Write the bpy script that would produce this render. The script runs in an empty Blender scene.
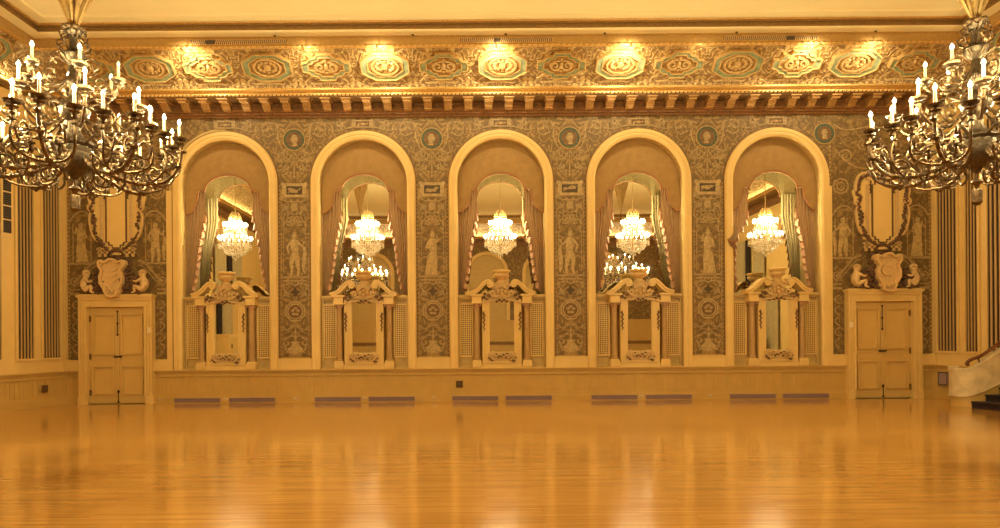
import bpy, math, random
from math import pi, sin, cos, radians
from mathutils import Vector
random.seed(7)
sc = bpy.context.scene
COL = sc.collection

# ------------------------------------------------------------------ camera
F = 640.0                       # focal length in pixels of the 1000 px wide frame
DW = 16.0                       # distance to the mirror wall (the wall plane is Y = 0)
CAMZ = 1.575
cd = bpy.data.cameras.new('camera'); cam = bpy.data.objects.new('camera', cd); COL.objects.link(cam)
cd.sensor_width = 36.0; cd.lens = 36.0*F/1000.0
cd.shift_y = 0.074; cd.clip_start = 0.05; cd.clip_end = 200
cd.shift_x = 0.023; CAMX = -.575      # the camera stands a little left of the hall's axis
cam.rotation_mode = 'XYZ'
ROLL = radians(0.43)
from mathutils import Matrix
cam.matrix_world = Matrix.Translation((CAMX, -DW, CAMZ)) @ Matrix.Rotation(radians(90), 4, 'X') @ Matrix.Rotation(-ROLL, 4, 'Z')
sc.camera = cam
# ------------------------------------------------------------------ world, exposure
w = bpy.data.worlds.new('world'); sc.world = w; w.use_nodes = True
w.node_tree.nodes['Background'].inputs[0].default_value = (1.0, .75, .45, 1)
w.node_tree.nodes['Background'].inputs[1].default_value = 0.05
sc.view_settings.view_transform = 'Standard'; sc.view_settings.look = 'None'
sc.view_settings.gamma = 1.0; sc.view_settings.use_curve_mapping = False
sc.view_settings.exposure = 0.08
sc.cycles.max_bounces = 10; sc.cycles.diffuse_bounces = 5; sc.cycles.glossy_bounces = 6
sc.cycles.caustics_reflective = True
sc.cycles.sample_clamp_indirect = 6.0
WARM = (1.0, .82, .41)
P_BIG, P_HALF, P_COVE, P_STRIP = 900, 130, 115, 140

def lamp(name, kind, loc, power, size=.1, color=WARM, rot=None, spot=None, parent=None):
    l = bpy.data.lights.new(name, kind); l.energy = power; l.color = color
    if kind == 'AREA':
        l.shape = 'RECTANGLE'; l.size, l.size_y = size
    else:
        l.shadow_soft_size = size
    if spot: l.spot_size = spot; l.spot_blend = .9
    o = bpy.data.objects.new(name, l); COL.objects.link(o); o.location = loc
    if rot: o.rotation_euler = rot
    if parent: o.parent = parent
    return o
# ------------------------------------------------------------------ materials
MAT = {}
def pbr(name, col, rough=.5, metal=0.0, noise=0.0, nscale=20.0, bump=0.0, bscale=60.0, spec=.5, coat=0.0, emit=None, estr=0.0, sheen=0.0):
    m = bpy.data.materials.new(name); m.use_nodes = True; nt = m.node_tree
    b = nt.nodes['Principled BSDF']
    b.inputs['Base Color'].default_value = (*col, 1); b.inputs['Roughness'].default_value = rough
    b.inputs['Metallic'].default_value = metal; b.inputs['Specular IOR Level'].default_value = spec
    b.inputs['Coat Weight'].default_value = coat
    if sheen: b.inputs['Sheen Weight'].default_value = sheen
    tc = nt.nodes.new('ShaderNodeTexCoord')
    if noise:
        n = nt.nodes.new('ShaderNodeTexNoise'); n.inputs['Scale'].default_value = nscale; n.inputs['Detail'].default_value = 5
        nt.links.new(tc.outputs['Object'], n.inputs['Vector'])
        r = nt.nodes.new('ShaderNodeValToRGB')
        r.color_ramp.elements[0].position = .3; r.color_ramp.elements[1].position = .7
        r.color_ramp.elements[0].color = (*[c*(1-noise) for c in col], 1)
        r.color_ramp.elements[1].color = (*[min(1, c*(1+noise)) for c in col], 1)
        nt.links.new(n.outputs['Fac'], r.inputs['Fac']); nt.links.new(r.outputs['Color'], b.inputs['Base Color'])
    if bump:
        n2 = nt.nodes.new('ShaderNodeTexNoise'); n2.inputs['Scale'].default_value = bscale; n2.inputs['Detail'].default_value = 3
        nt.links.new(tc.outputs['Object'], n2.inputs['Vector'])
        bp = nt.nodes.new('ShaderNodeBump'); bp.inputs['Strength'].default_value = bump; bp.inputs['Distance'].default_value = .02
        nt.links.new(n2.outputs['Fac'], bp.inputs['Height']); nt.links.new(bp.outputs['Normal'], b.inputs['Normal'])
    if emit:
        b.inputs['Emission Color'].default_value = (*emit, 1); b.inputs['Emission Strength'].default_value = estr
        m.cycles.emission_sampling = 'NONE'
    MAT[name] = m
    return m
CREAM = (.75, .545, .225)
pbr('cream_paint', CREAM, .45, noise=.04, nscale=3)
pbr('wainscot_paint', (.57, .38, .125), .45, noise=.05, nscale=4)
pbr('door_paint', (.66, .46, .175), .4, noise=.03, nscale=4)
pbr('ceiling_paint', (.94, .84, .52), .8, noise=.03, nscale=.7)
pbr('niche_paint', (.55, .40, .165), .5, noise=.05, nscale=6)
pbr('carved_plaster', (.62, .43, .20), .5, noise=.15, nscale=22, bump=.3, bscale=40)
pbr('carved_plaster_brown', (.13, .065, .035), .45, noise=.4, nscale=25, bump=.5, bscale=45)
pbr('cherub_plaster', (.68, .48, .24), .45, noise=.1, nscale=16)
pbr('column_paint', (.44, .28, .12), .4, noise=.12, nscale=30)
pbr('capital_rose', (.42, .24, .13), .5, noise=.3, nscale=50)
pbr('gilt_moulding', (.62, .38, .12), .38, metal=.35, noise=.25, nscale=30, bump=.3, bscale=50)
pbr('gilt_dark', (.22, .12, .04), .5, metal=.3, noise=.3, nscale=20)
pbr('gilt_brown', (.33, .20, .07), .45, metal=.3, noise=.2, nscale=20)
pbr('gilt_band', (.52, .34, .125), .45, metal=.25, noise=.12, nscale=20, bump=.15, bscale=40)
pbr('gilt_bead', (.75, .52, .22), .35, metal=.3)
pbr('corbel_gold', (.46, .27, .10), .42, metal=.3, noise=.3, nscale=35, bump=.4, bscale=60)
pbr('frieze_green', (.16, .13, .05), .6, noise=.3, nscale=15)
pbr('frieze_red', (.24, .115, .042), .55, noise=.3, nscale=15)
pbr('coffer_green', (.30, .36, .22), .5, noise=.25, nscale=12)
pbr('coffer_gold', (.66, .46, .20), .4, metal=.25, noise=.3, nscale=25, bump=.6, bscale=35)
pbr('fabric_valance', (.345, .21, .072), .8, noise=.10, nscale=7, bump=.15, bscale=80, sheen=.2)
pbr('fabric_lining', (.42, .34, .19), .8, noise=.25, nscale=30)
pbr('fabric_drape', (.43, .28, .145), .75, noise=.08, nscale=9, sheen=.3)
pbr('fabric_ruffle', (.42, .23, .125), .7, noise=.15, nscale=12, sheen=.3)
pbr('piping_trim', (.30, .13, .05), .6)
pbr('bronze', (.14, .092, .05), .40, metal=.95, noise=.5, nscale=25)
pbr('bronze_dark', (.10, .075, .05), .36, metal=.9, noise=.4, nscale=30, bump=.3, bscale=60)
pbr('gold_leaf', (.52, .37, .16), .35, metal=.9, noise=.2, nscale=20)
pbr('candle_sleeve', (.60, .48, .29), .6)
pbr('flame_bulb', (1, .9, .7), .3, emit=(1, .82, .55), estr=14)
pbr('dead_bulb', (.75, .68, .55), .15)
pbr('half_bulb', (1, .92, .78), .3, emit=(1, .86, .62), estr=26)
pbr('vent_plate', (.09, .075, .065), .5)
pbr('register_grey', (.34, .235, .25), .5)
pbr('register_back', (.13, .085, .10), .6)
pbr('coffer_gold_shaded', (.40, .25, .095), .5, metal=.2, noise=.3, nscale=20, bump=.5, bscale=30)  # darker gold for sunk panels: the shade of unlit recesses put into the colour
pbr('outlet_brown', (.10, .05, .02), .4)
pbr('switch_ivory', (.82, .70, .48), .35)
pbr('black_metal', (.03, .02, .015), .35, metal=.7)
pbr('grille_dark', (.022, .010, .008), .7)
pbr('grille_slat', (.50, .34, .15), .6)
pbr('screen_dark', (.20, .10, .035), .8)
pbr('stone', (.62, .51, .33), .5, noise=.18, nscale=5, bump=.15, bscale=50)
pbr('handrail_wood', (.13, .035, .015), .25, noise=.3, nscale=10, coat=.5)
pbr('carpet_dark', (.022, .010, .012), .95, noise=.4, nscale=60)
pbr('paint_tan', (.36, .255, .115), .6, noise=.35, nscale=18)
pbr('paint_light', (.43, .31, .14), .6, noise=.3, nscale=18)
pbr('paint_brown', (.15, .080, .03), .6, noise=.4, nscale=25)
pbr('paint_dark', (.07, .045, .022), .6, noise=.3, nscale=20)
pbr('paint_green', (.06, .085, .05), .6, noise=.3, nscale=20)
pbr('border_gold', (.40, .26, .09), .55, noise=.3, nscale=30)

def crystal():
    m = bpy.data.materials.new('crystal'); m.use_nodes = True
    b = m.node_tree.nodes['Principled BSDF']
    b.inputs['Base Color'].default_value = (1, .93, .80, 1); b.inputs['Roughness'].default_value = .08
    b.inputs['Metallic'].default_value = .0; b.inputs['Transmission Weight'].default_value = .12
    b.inputs['Specular IOR Level'].default_value = 1.0
    b.inputs['Coat Weight'].default_value = 1.0
    MAT['crystal'] = m
crystal()
def mirror():
    m = bpy.data.materials.new('mirror_glass'); m.use_nodes = True
    b = m.node_tree.nodes['Principled BSDF']
    b.inputs['Base Color'].default_value = (.93, .94, .88, 1); b.inputs['Roughness'].default_value = .012
    b.inputs['Metallic'].default_value = 1.0
    MAT['mirror_glass'] = m
mirror()

def N(nt, t, **kw):
    n = nt.nodes.new(t)
    for k, v in kw.items(): setattr(n, k, v)
    return n
def mth(nt, op, a, b=None, c=None):
    n = N(nt, 'ShaderNodeMath', operation=op)
    for i, v in enumerate((a, b, c)):
        if v is None: continue
        if isinstance(v, (int, float)): n.inputs[i].default_value = v
        else: nt.links.new(v, n.inputs[i])
    return n.outputs[0]

def arabesque(name, cols, scale, period=0.0, rough=.6, metal=0.0, bump=.3, lines=7.0, axis='X'):
    """symmetric curling ornament: contour bands of a mirrored noise field"""
    m = bpy.data.materials.new(name); m.use_nodes = True; nt = m.node_tree
    b = nt.nodes['Principled BSDF']; b.inputs['Roughness'].default_value = rough; b.inputs['Metallic'].default_value = metal
    tc = N(nt, 'ShaderNodeTexCoord'); sp = N(nt, 'ShaderNodeSeparateXYZ'); nt.links.new(tc.outputs['Object'], sp.inputs[0])
    ax = sp.outputs[axis]
    ux = mth(nt, 'PINGPONG', ax, period) if period else mth(nt, 'ABSOLUTE', ax)
    cb = N(nt, 'ShaderNodeCombineXYZ'); nt.links.new(ux, cb.inputs[0]); nt.links.new(sp.outputs['Y' if axis == 'X' else 'X'], cb.inputs[1]); nt.links.new(sp.outputs['Z'], cb.inputs[2])
    n1 = N(nt, 'ShaderNodeTexNoise'); n1.inputs['Scale'].default_value = scale; n1.inputs['Detail'].default_value = 1.5; n1.inputs['Distortion'].default_value = .9
    nt.links.new(cb.outputs[0], n1.inputs['Vector'])
    band = mth(nt, 'SINE', mth(nt, 'MULTIPLY', n1.outputs['Fac'], lines*2*pi))
    n2 = N(nt, 'ShaderNodeTexVoronoi'); n2.inputs['Scale'].default_value = scale*2.6; nt.links.new(cb.outputs[0], n2.inputs['Vector'])
    n3 = N(nt, 'ShaderNodeTexNoise'); n3.inputs['Scale'].default_value = scale*6; n3.inputs['Detail'].default_value = 4; nt.links.new(cb.outputs[0], n3.inputs['Vector'])
    v = mth(nt, 'ADD', mth(nt, 'MULTIPLY', band, .30), mth(nt, 'MULTIPLY', n3.outputs['Fac'], .9))
    v = mth(nt, 'SUBTRACT', v, mth(nt, 'MULTIPLY', n2.outputs['Distance'], .35))
    r = N(nt, 'ShaderNodeValToRGB'); r.color_ramp.elements[0].position = .12; r.color_ramp.elements[1].position = .78
    r.color_ramp.elements[0].color = (*cols[0], 1); r.color_ramp.elements[1].color = (*cols[-1], 1)
    for i, c in enumerate(cols[1:-1]):
        e = r.color_ramp.elements.new(.12+.66*(i+1)/(len(cols)-1)); e.color = (*c, 1)
    nt.links.new(v, r.inputs['Fac']); nt.links.new(r.outputs['Color'], b.inputs['Base Color'])
    if bump:
        bp = N(nt, 'ShaderNodeBump'); bp.inputs['Strength'].default_value = bump; bp.inputs['Distance'].default_value = .04
        nt.links.new(v, bp.inputs['Height']); nt.links.new(bp.outputs['Normal'], b.inputs['Normal'])
    MAT[name] = m
arabesque('mural_ground', [(.155, .097, .036), (.26, .165, .060), (.42, .275, .102)], 3.2, bump=.12, lines=5)
arabesque('mural_ground_fine', [(.14, .088, .033), (.22, .142, .052), (.35, .235, .09)], 5, bump=.12, lines=4)
arabesque('cove_relief', [(.30, .18, .065), (.56, .39, .155), (.78, .60, .28)], 4.6, period=.687, rough=.42, metal=.25, bump=.9, lines=4)
arabesque('cove_relief_side', [(.30, .18, .065), (.56, .39, .155), (.78, .60, .28)], 4.6, period=.687, rough=.42, metal=.25, bump=.9, lines=4, axis='Y')

def floor_mat():
    m = bpy.data.materials.new('floor_boards'); m.use_nodes = True; nt = m.node_tree
    b = nt.nodes['Principled BSDF']
    tc = N(nt, 'ShaderNodeTexCoord')
    br = N(nt, 'ShaderNodeTexBrick'); br.offset = .37; br.offset_frequency = 2; br.squash = 1.0
    br.inputs['Scale'].default_value = 1.0; br.inputs['Brick Width'].default_value = 1.35; br.inputs['Row Height'].default_value = .045
    br.inputs['Mortar Size'].default_value = .0012; br.inputs['Mortar Smooth'].default_value = .3; br.inputs['Bias'].default_value = 0
    br.inputs['Color1'].default_value = (.50, .26, .064, 1); br.inputs['Color2'].default_value = (.62, .34, .09, 1)
    br.inputs['Mortar'].default_value = (.40, .19, .045, 1)
    nt.links.new(tc.outputs['Object'], br.inputs['Vector'])
    mp = N(nt, 'ShaderNodeMapping'); mp.inputs['Scale'].default_value = (.9, 16, 1); nt.links.new(tc.outputs['Object'], mp.inputs[0])
    n = N(nt, 'ShaderNodeTexNoise'); n.inputs['Scale'].default_value = 1.6; n.inputs['Detail'].default_value = 7; nt.links.new(mp.outputs[0], n.inputs['Vector'])
    n2 = N(nt, 'ShaderNodeTexNoise'); n2.inputs['Scale'].default_value = .35; n2.inputs['Detail'].default_value = 3; nt.links.new(tc.outputs['Object'], n2.inputs['Vector'])
    k = mth(nt, 'ADD', mth(nt, 'MULTIPLY', n.outputs['Fac'], .55), mth(nt, 'MULTIPLY', n2.outputs['Fac'], .35))
    k = mth(nt, 'ADD', k, .55)
    mx = N(nt, 'ShaderNodeVectorMath', operation='SCALE'); nt.links.new(br.outputs['Color'], mx.inputs[0]); nt.links.new(k, mx.inputs['Scale'])
    nt.links.new(mx.outputs[0], b.inputs['Base Color'])
    rr = mth(nt, 'ADD', mth(nt, 'MULTIPLY', n.outputs['Fac'], .10), .10)
    nt.links.new(rr, b.inputs['Roughness'])
    b.inputs['Coat Weight'].default_value = .55; b.inputs['Coat Roughness'].default_value = .10
    bp = N(nt, 'ShaderNodeBump'); bp.inputs['Strength'].default_value = .5; bp.inputs['Distance'].default_value = .004
    nt.links.new(n.outputs['Fac'], bp.inputs['Height']); nt.links.new(bp.outputs['Normal'], b.inputs['Normal'])
    MAT['floor_boards'] = m
floor_mat()

# ------------------------------------------------------------------ mesh helpers
class MB:
    def __init__(s): s.v = []; s.f = []; s.T = None; s.j = 0
    def jit(s): s.j += 1; return .0005*(s.j % 14)
    def add(s, vs, fs):
        k = len(s.v)
        if s.T: vs = [s.T(*p) for p in vs]
        s.v += [tuple(p) for p in vs]; s.f += [tuple(k+i for i in f) for f in fs]
    def box(s, x0, x1, y0, y1, z0, z1):
        s.add([(x0,y0,z0),(x1,y0,z0),(x1,y1,z0),(x0,y1,z0),(x0,y0,z1),(x1,y0,z1),(x1,y1,z1),(x0,y1,z1)],
              [(0,3,2,1),(4,5,6,7),(0,1,5,4),(1,2,6,5),(2,3,7,6),(3,0,4,7)])
    def bbox(s, x0, x1, y0, y1, z0, z1, b=.01):
        """box whose front (low y) edges are chamfered"""
        yb = y0+b
        s.add([(x0+b,y0,z0+b),(x1-b,y0,z0+b),(x1-b,y0,z1-b),(x0+b,y0,z1-b),(x0,yb,z0),(x1,yb,z0),(x1,yb,z1),(x0,yb,z1),(x0,y1,z0),(x1,y1,z0),(x1,y1,z1),(x0,y1,z1)],
              [(0,1,2,3),(4,5,1,0),(5,6,2,1),(6,7,3,2),(7,4,0,3),(8,9,5,4),(9,10,6,5),(10,11,7,6),(11,8,4,7),(11,10,9,8)])
    def quad(s, a, b, c, d): s.add([a,b,c,d], [(0,1,2,3)])
    def tube(s, pts, r, n=6, cap=True):
        P = [Vector(p) for p in pts]; m = len(P)
        R = r if isinstance(r, (list, tuple)) else [r]*m
        t0 = (P[1]-P[0]).normalized(); up = Vector((0,0,1)) if abs(t0.z) < .9 else Vector((1,0,0))
        a = t0.cross(up).normalized(); vs = []
        for i in range(m):
            t = (P[min(i+1,m-1)]-P[max(i-1,0)])
            if t.length < 1e-9: t = t0.copy()
            t.normalize(); a = (a-t*a.dot(t))
            if a.length < 1e-6: a = t.orthogonal()
            a.normalize(); b = t.cross(a)
            for k in range(n):
                q = 2*pi*k/n; vs.append(P[i]+(a*cos(q)+b*sin(q))*R[i])
        fs = [(i*n+k, i*n+(k+1)%n, (i+1)*n+(k+1)%n, (i+1)*n+k) for i in range(m-1) for k in range(n)]
        if cap: fs += [tuple(range(n))[::-1], tuple((m-1)*n+k for k in range(n))]
        s.add(vs, fs)
    def lathe(s, prof, c=(0,0,0), n=16, a0=0, a1=2*pi, axis='z', lobes=0, lobe=0.0):
        full = abs(a1-a0-2*pi) < 1e-6; cnt = n if full else n+1; vs = []
        for (r, z) in prof:
            for k in range(cnt):
                q = a0+(a1-a0)*k/n; rr = r*(1+lobe*abs(sin(q*lobes/2))) if lobes else r
                p = (rr*cos(q), rr*sin(q), z)
                if axis == 'y': p = (p[0], p[2], p[1])
                vs.append((c[0]+p[0], c[1]+p[1], c[2]+p[2]))
        fs = []
        for i in range(len(prof)-1):
            for k in range(n):
                k2 = (k+1) % cnt if full else k+1
                fs.append((i*cnt+k, i*cnt+k2, (i+1)*cnt+k2, (i+1)*cnt+k))
        s.add(vs, fs)
    def ball(s, c, r, n=8, sz=(1,1,1)):
        vs = [(c[0], c[1], c[2]+r*sz[2])]; m = n//2
        for i in range(1, m):
            a = pi*i/m
            for k in range(n):
                q = 2*pi*k/n; vs.append((c[0]+r*sz[0]*sin(a)*cos(q), c[1]+r*sz[1]*sin(a)*sin(q), c[2]+r*sz[2]*cos(a)))
        vs.append((c[0], c[1], c[2]-r*sz[2])); L = len(vs)-1
        fs = [(0, 1+k, 1+(k+1)%n) for k in range(n)]
        for i in range(m-2):
            for k in range(n): fs.append((1+i*n+k, 1+(i+1)*n+k, 1+(i+1)*n+(k+1)%n, 1+i*n+(k+1)%n))
        fs += [(L, 1+(m-2)*n+(k+1)%n, 1+(m-2)*n+k) for k in range(n)]
        s.add(vs, fs)
    def prism(s, poly, y0, y1, bev=0.0, yb=None):
        """outline (u,v) in the XZ plane given thickness from y0 (front) to y1; ordered CCW seen from the room (-Y)"""
        n = len(poly); y0 -= s.jit()
        vs = [(u, y0, v) for u, v in poly]+[(u, y1, v) for u, v in poly]
        fs = [tuple(range(n)), tuple(range(2*n-1, n-1, -1))]+[(k, n+k, n+(k+1)%n, (k+1)%n) for k in range(n)]
        s.add(vs, fs)
    def ring(s, outer, inner, y0, y1):
        """flat frame between two outlines of equal count"""
        n = len(outer); y0 -= s.jit()
        vs = [(u,y0,v) for u,v in outer]+[(u,y0,v) for u,v in inner]+[(u,y1,v) for u,v in outer]+[(u,y1,v) for u,v in inner]
        fs = []
        for k in range(n):
            j = (k+1) % n
            fs += [(k, j, n+j, n+k), (k, 2*n+k, 2*n+j, j), (n+k, n+j, 3*n+j, 3*n+k), (2*n+k, 3*n+k, 3*n+j, 2*n+j)]
        s.add(vs, fs)
    def ribbon(s, pts, w, y0, y1):
        """flat raised stroke in the XZ plane along 2-D points; w may be a list"""
        y0 -= s.jit(); m = len(pts); W = w if isinstance(w, (list, tuple)) else [w]*m; L = []; R_ = []
        for i in range(m):
            a = pts[max(i-1,0)]; b = pts[min(i+1,m-1)]; dx, dz = b[0]-a[0], b[1]-a[1]; d = math.hypot(dx, dz) or 1
            nx, nz = -dz/d, dx/d; h = W[i]/2
            L.append((pts[i][0]+nx*h, pts[i][1]+nz*h)); R_.append((pts[i][0]-nx*h, pts[i][1]-nz*h))
        vs = [(u,y0,v) for u,v in L]+[(u,y0,v) for u,v in R_]+[(u,y1,v) for u,v in L]+[(u,y1,v) for u,v in R_]
        fs = []
        for k in range(m-1):
            fs += [(k, k+1, m+k+1, m+k)[::-1], (k, k+1, 2*m+k+1, 2*m+k), (m+k, 3*m+k, 3*m+k+1, m+k+1)]
        fs += [(0, m, 3*m, 2*m), (m-1, 3*m-1, 4*m-1, 2*m-1)]
        s.add(vs, fs)
    def build(s, name, mat, parent=None, smooth=False, loc=None):
        me = bpy.data.meshes.new(name); me.from_pydata(s.v, [], s.f); me.update()
        if smooth:
            me.polygons.foreach_set('use_smooth', [True]*len(me.polygons))
            me.set_sharp_from_angle(angle=radians(40))
        me.materials.append(MAT[mat])
        o = bpy.data.objects.new(name, me); COL.objects.link(o)
        if parent: o.parent = parent
        if loc: o.location = loc
        return o
def fixn(o):
    """consistent outward normals without bpy.ops"""
    import bmesh
    bm = bmesh.new(); bm.from_mesh(o.data); bmesh.ops.recalc_face_normals(bm, faces=bm.faces); bm.to_mesh(o.data); bm.free()
    return o
def thing(name, label, cat, loc=(0,0,0), rz=0, group=None):
    o = bpy.data.objects.new(name, None); COL.objects.link(o); o.location = loc; o.rotation_euler = (0,0,rz)
    o.empty_display_size = .1
    o['label'] = label; o['category'] = cat
    if group: o['group'] = group
    return o
def tag(o, label, cat, group=None):
    o['label'] = label; o['category'] = cat
    if group: o['group'] = group
    return o
def struct(o): o['kind'] = 'structure'; return o
KIDS = {}
def kids(o): return list(o.children)
def copy_tree(o, parent=None):
    c = o.copy(); COL.objects.link(c)
    if parent: c.parent = parent
    for ch in kids(o): copy_tree(ch, c)
    return c
def place_copy(o, loc, label, rz=None):
    c = copy_tree(o); c.location = loc; c['label'] = label
    if rz is not None: c.rotation_euler = (0,0,rz)
    return c
def circ(cx, cz, rx, rz=None, n=24, a0=0, a1=2*pi):
    rz = rx if rz is None else rz
    full = abs(a1-a0-2*pi) < 1e-6
    return [(cx+rx*cos(a0+(a1-a0)*k/n), cz+rz*sin(a0+(a1-a0)*k/n)) for k in range(n if full else n+1)]
def rect(x0, x1, z0, z1): return [(x0,z0),(x1,z0),(x1,z1),(x0,z1)]
def spiral(cx, cz, r0, r1, turns, a0, d=1, n=22):
    return [(cx+(r0+(r1-r0)*k/n)*cos(a0+d*2*pi*turns*k/n), cz+(r0+(r1-r0)*k/n)*sin(a0+d*2*pi*turns*k/n)) for k in range(n+1)]
def mir(pts): return [(-u, v) for u, v in pts]
def bez(P, n=12):
    out = []
    for k in range(n+1):
        t = k/n; Q = [Vector(p) for p in P]
        while len(Q) > 1: Q = [Q[i].lerp(Q[i+1], t) for i in range(len(Q)-1)]
        out.append(tuple(Q[0]))
    return out
def crom(P, n=6):
    """Catmull-Rom through points"""
    P = [Vector(p) for p in P]; out = []
    for i in range(len(P)-1):
        a, b, c, d = P[max(i-1,0)], P[i], P[i+1], P[min(i+2,len(P)-1)]
        for k in range(n):
            t = k/n
            out.append(tuple(.5*((2*b)+(c-a)*t+(2*a-5*b+4*c-d)*t*t+(3*b-a-3*c+d)*t**3)))
    out.append(tuple(P[-1])); return out

# ------------------------------------------------------------------ layout
CX0 = .05; SP = 3.44
ACX = [CX0+SP*(i-2) for i in range(5)]
ARI, ARO, ZS = 1.09, 1.315, 5.46      # arch inner / outer radius, spring height
ZD = .825                             # top of the dado
ZW = 7.1                              # top of wall / underside of cornice
XC = 10.85                            # where the back wall meets the splayed side walls
XS = 12.05                             # cornice rectangle half width
YR = -21.3                            # rear wall behind the camera
NB = .64                              # niche depth
DX = 9.52                             # door centres
ARCH = ['the leftmost arch', 'the second arch', 'the middle arch', 'the fourth arch', 'the rightmost arch']

# ------------------------------------------------------------------ floor, walls, ceiling
m = MB(); m.box(-12.6, 12.6, YR-.2, .9, -.12, 0); struct(m.build('floor', 'floor_boards'))
def arched_wall(name, mat, y, depth, sgn, zbot=ZD):
    """wall plane at Y=y with five arched niches going sgn*depth behind it"""
    mb = MB(); nb = MB(); n = 24
    mb.quad((-XS-.4,y,0), (XS+.4,y,0), (XS+.4,y,zbot), (-XS-.4,y,zbot))
    xe = ACX[0]-SP/2; mb.quad((-XS-.4,y,zbot), (xe,y,zbot), (xe,y,8.7), (-XS-.4,y,8.7))
    xe = ACX[4]+SP/2; mb.quad((xe,y,zbot), (XS+.4,y,zbot), (XS+.4,y,8.7), (xe,y,8.7))
    for cx in ACX:
        for s in (-1, 1):
            mb.quad((cx+s*SP/2,y,zbot), (cx+s*ARI,y,zbot), (cx+s*ARI,y,ZS), (cx+s*SP/2,y,ZS))
            mb.quad((cx+s*SP/2,y,ZS), (cx+s*ARI,y,ZS), (cx+s*ARI,y,8.7), (cx+s*SP/2,y,8.7))
        arc = circ(cx, ZS, ARI, n=n, a0=0, a1=pi)
        for k in range(n):
            a, b = arc[k], arc[k+1]
            mb.quad((a[0],y,a[1]), (b[0],y,b[1]), (b[0],y,8.7), (a[0],y,8.7))
        out = [(cx+ARI, zbot)]+arc+[(cx-ARI, zbot)]
        y2 = y+sgn*depth
        for k in range(len(out)):
            a, b = out[k], out[(k+1) % len(out)]
            nb.quad((a[0],y,a[1]), (b[0],y,b[1]), (b[0],y2,b[1]), (a[0],y2,a[1]))
        nb.add([(u, y2, v) for u, v in out], [tuple(range(len(out)))])
    w_ = struct(fixn(mb.build(name, mat))); nn = nb.build('niche_lining', 'niche_paint', w_); return w_
arched_wall('wall_back', 'niche_paint', 0.0, NB, 1)
arched_wall('wall_front', 'mural_ground', YR, .35, -1)
def side_wall(sg, name):
    mb = MB(); P = [(sg*XC, 0), (sg*(XC+.5), -2.2), (sg*(XS+.0), -2.45), (sg*XS, YR)]
    for a, b in zip(P, P[1:]): mb.quad((a[0],a[1],0), (b[0],b[1],0), (b[0],b[1],7.3), (a[0],a[1],7.3))
    mb.quad((sg*(XS+.02),0,6.9), (sg*(XS+.02),YR,6.9), (sg*(XS+.02),YR,8.7), (sg*(XS+.02),0,8.7))
    return struct(mb.build(name, 'cream_paint'))
WL = side_wall(-1, 'wall_left'); WR = side_wall(1, 'wall_right')

def loop_sweep(mb, prof):
    """profile (p inward, z) swept round the rectangular cornice line"""
    k = len(prof); vs = []
    for p, z in prof: vs += [(-XS+p, -p, z), (XS-p, -p, z), (XS-p, YR+p, z), (-XS+p, YR+p, z)]
    fs = []
    for i in range(k-1):
        for j in range(4):
            fs.append((i*4+j, i*4+(j+1)%4, (i+1)*4+(j+1)%4, (i+1)*4+j))
    mb.add(vs, fs)
ZC = 8.63
m = MB(); p = 1.78
m.quad((-XS+p,-p,ZC), (XS-p,-p,ZC), (XS-p,YR+p,ZC), (-XS+p,YR+p,ZC))
CEIL = struct(m.build('ceiling', 'ceiling_paint'))
m = MB()   # raised field moulding line on the ceiling
for q, h in ((2.06, .03),):
    for a in range(1):
        vs = []
        for p_, z_ in ((q, ZC), (q+.01, ZC-h), (q+.06, ZC-h), (q+.08, ZC)):
            vs += [(-XS+p_,-p_,z_), (XS-p_,-p_,z_), (XS-p_,YR+p_,z_), (-XS+p_,YR+p_,z_)]
        m.add(vs, [(i*4+j, i*4+(j+1)%4, (i+1)*4+(j+1)%4, (i+1)*4+j) for i in range(3) for j in range(4)])
m.build('ceiling_bead', 'ceiling_paint', CEIL)
# cornice (trim_1)
m = MB(); loop_sweep(m, [(0, 7.10), (.05, 7.10), (.07, 7.14), (.12, 7.15), (.13, 7.19), (.17, 7.20), (.17, 7.23)])
CORN = struct(m.build('trim_1', 'frieze_red'))
m = MB(); loop_sweep(m, [(.17, 7.23), (.19, 7.24), (.19, 7.27), (.15, 7.28), (.15, 7.34), (.18, 7.35), (.18, 7.37), (.16, 7.38), (.16, 7.45)])
m.build('corbel_frieze', 'frieze_red', CORN)
m = MB(); loop_sweep(m, [(.16, 7.405), (.54, 7.405), (.56, 7.41), (.58, 7.45), (.60, 7.47)]); m.build('cornice_shelf', 'gilt_dark', CORN)
m = MB(); loop_sweep(m, [(.60, 7.47), (.60, 7.50), (.63, 7.51), (.69, 7.55), (.69, 7.585), (.66, 7.585), (.66, 7.565), (.54, 7.56)]); m.build('cornice_crown', 'gilt_moulding', CORN)
m = MB()
k = 0; x = -XS+.62
while x < XS-.62:
    m.add([(x, -.60, 7.432), (x+.07, -.60, 7.432), (x+.05, -.635, 7.44), (x+.02, -.635, 7.44), (x+.02, -.60, 7.478), (x+.09, -.60, 7.478), (x+.07, -.635, 7.47), (x+.04, -.635, 7.47)],
          [(0,1,2,3), (3,2,6,7), (7,6,5,4), (0,3,7,4), (1,5,6,2)]); x += .098
m.build('rope_moulding', 'gilt_bead', CORN)
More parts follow.
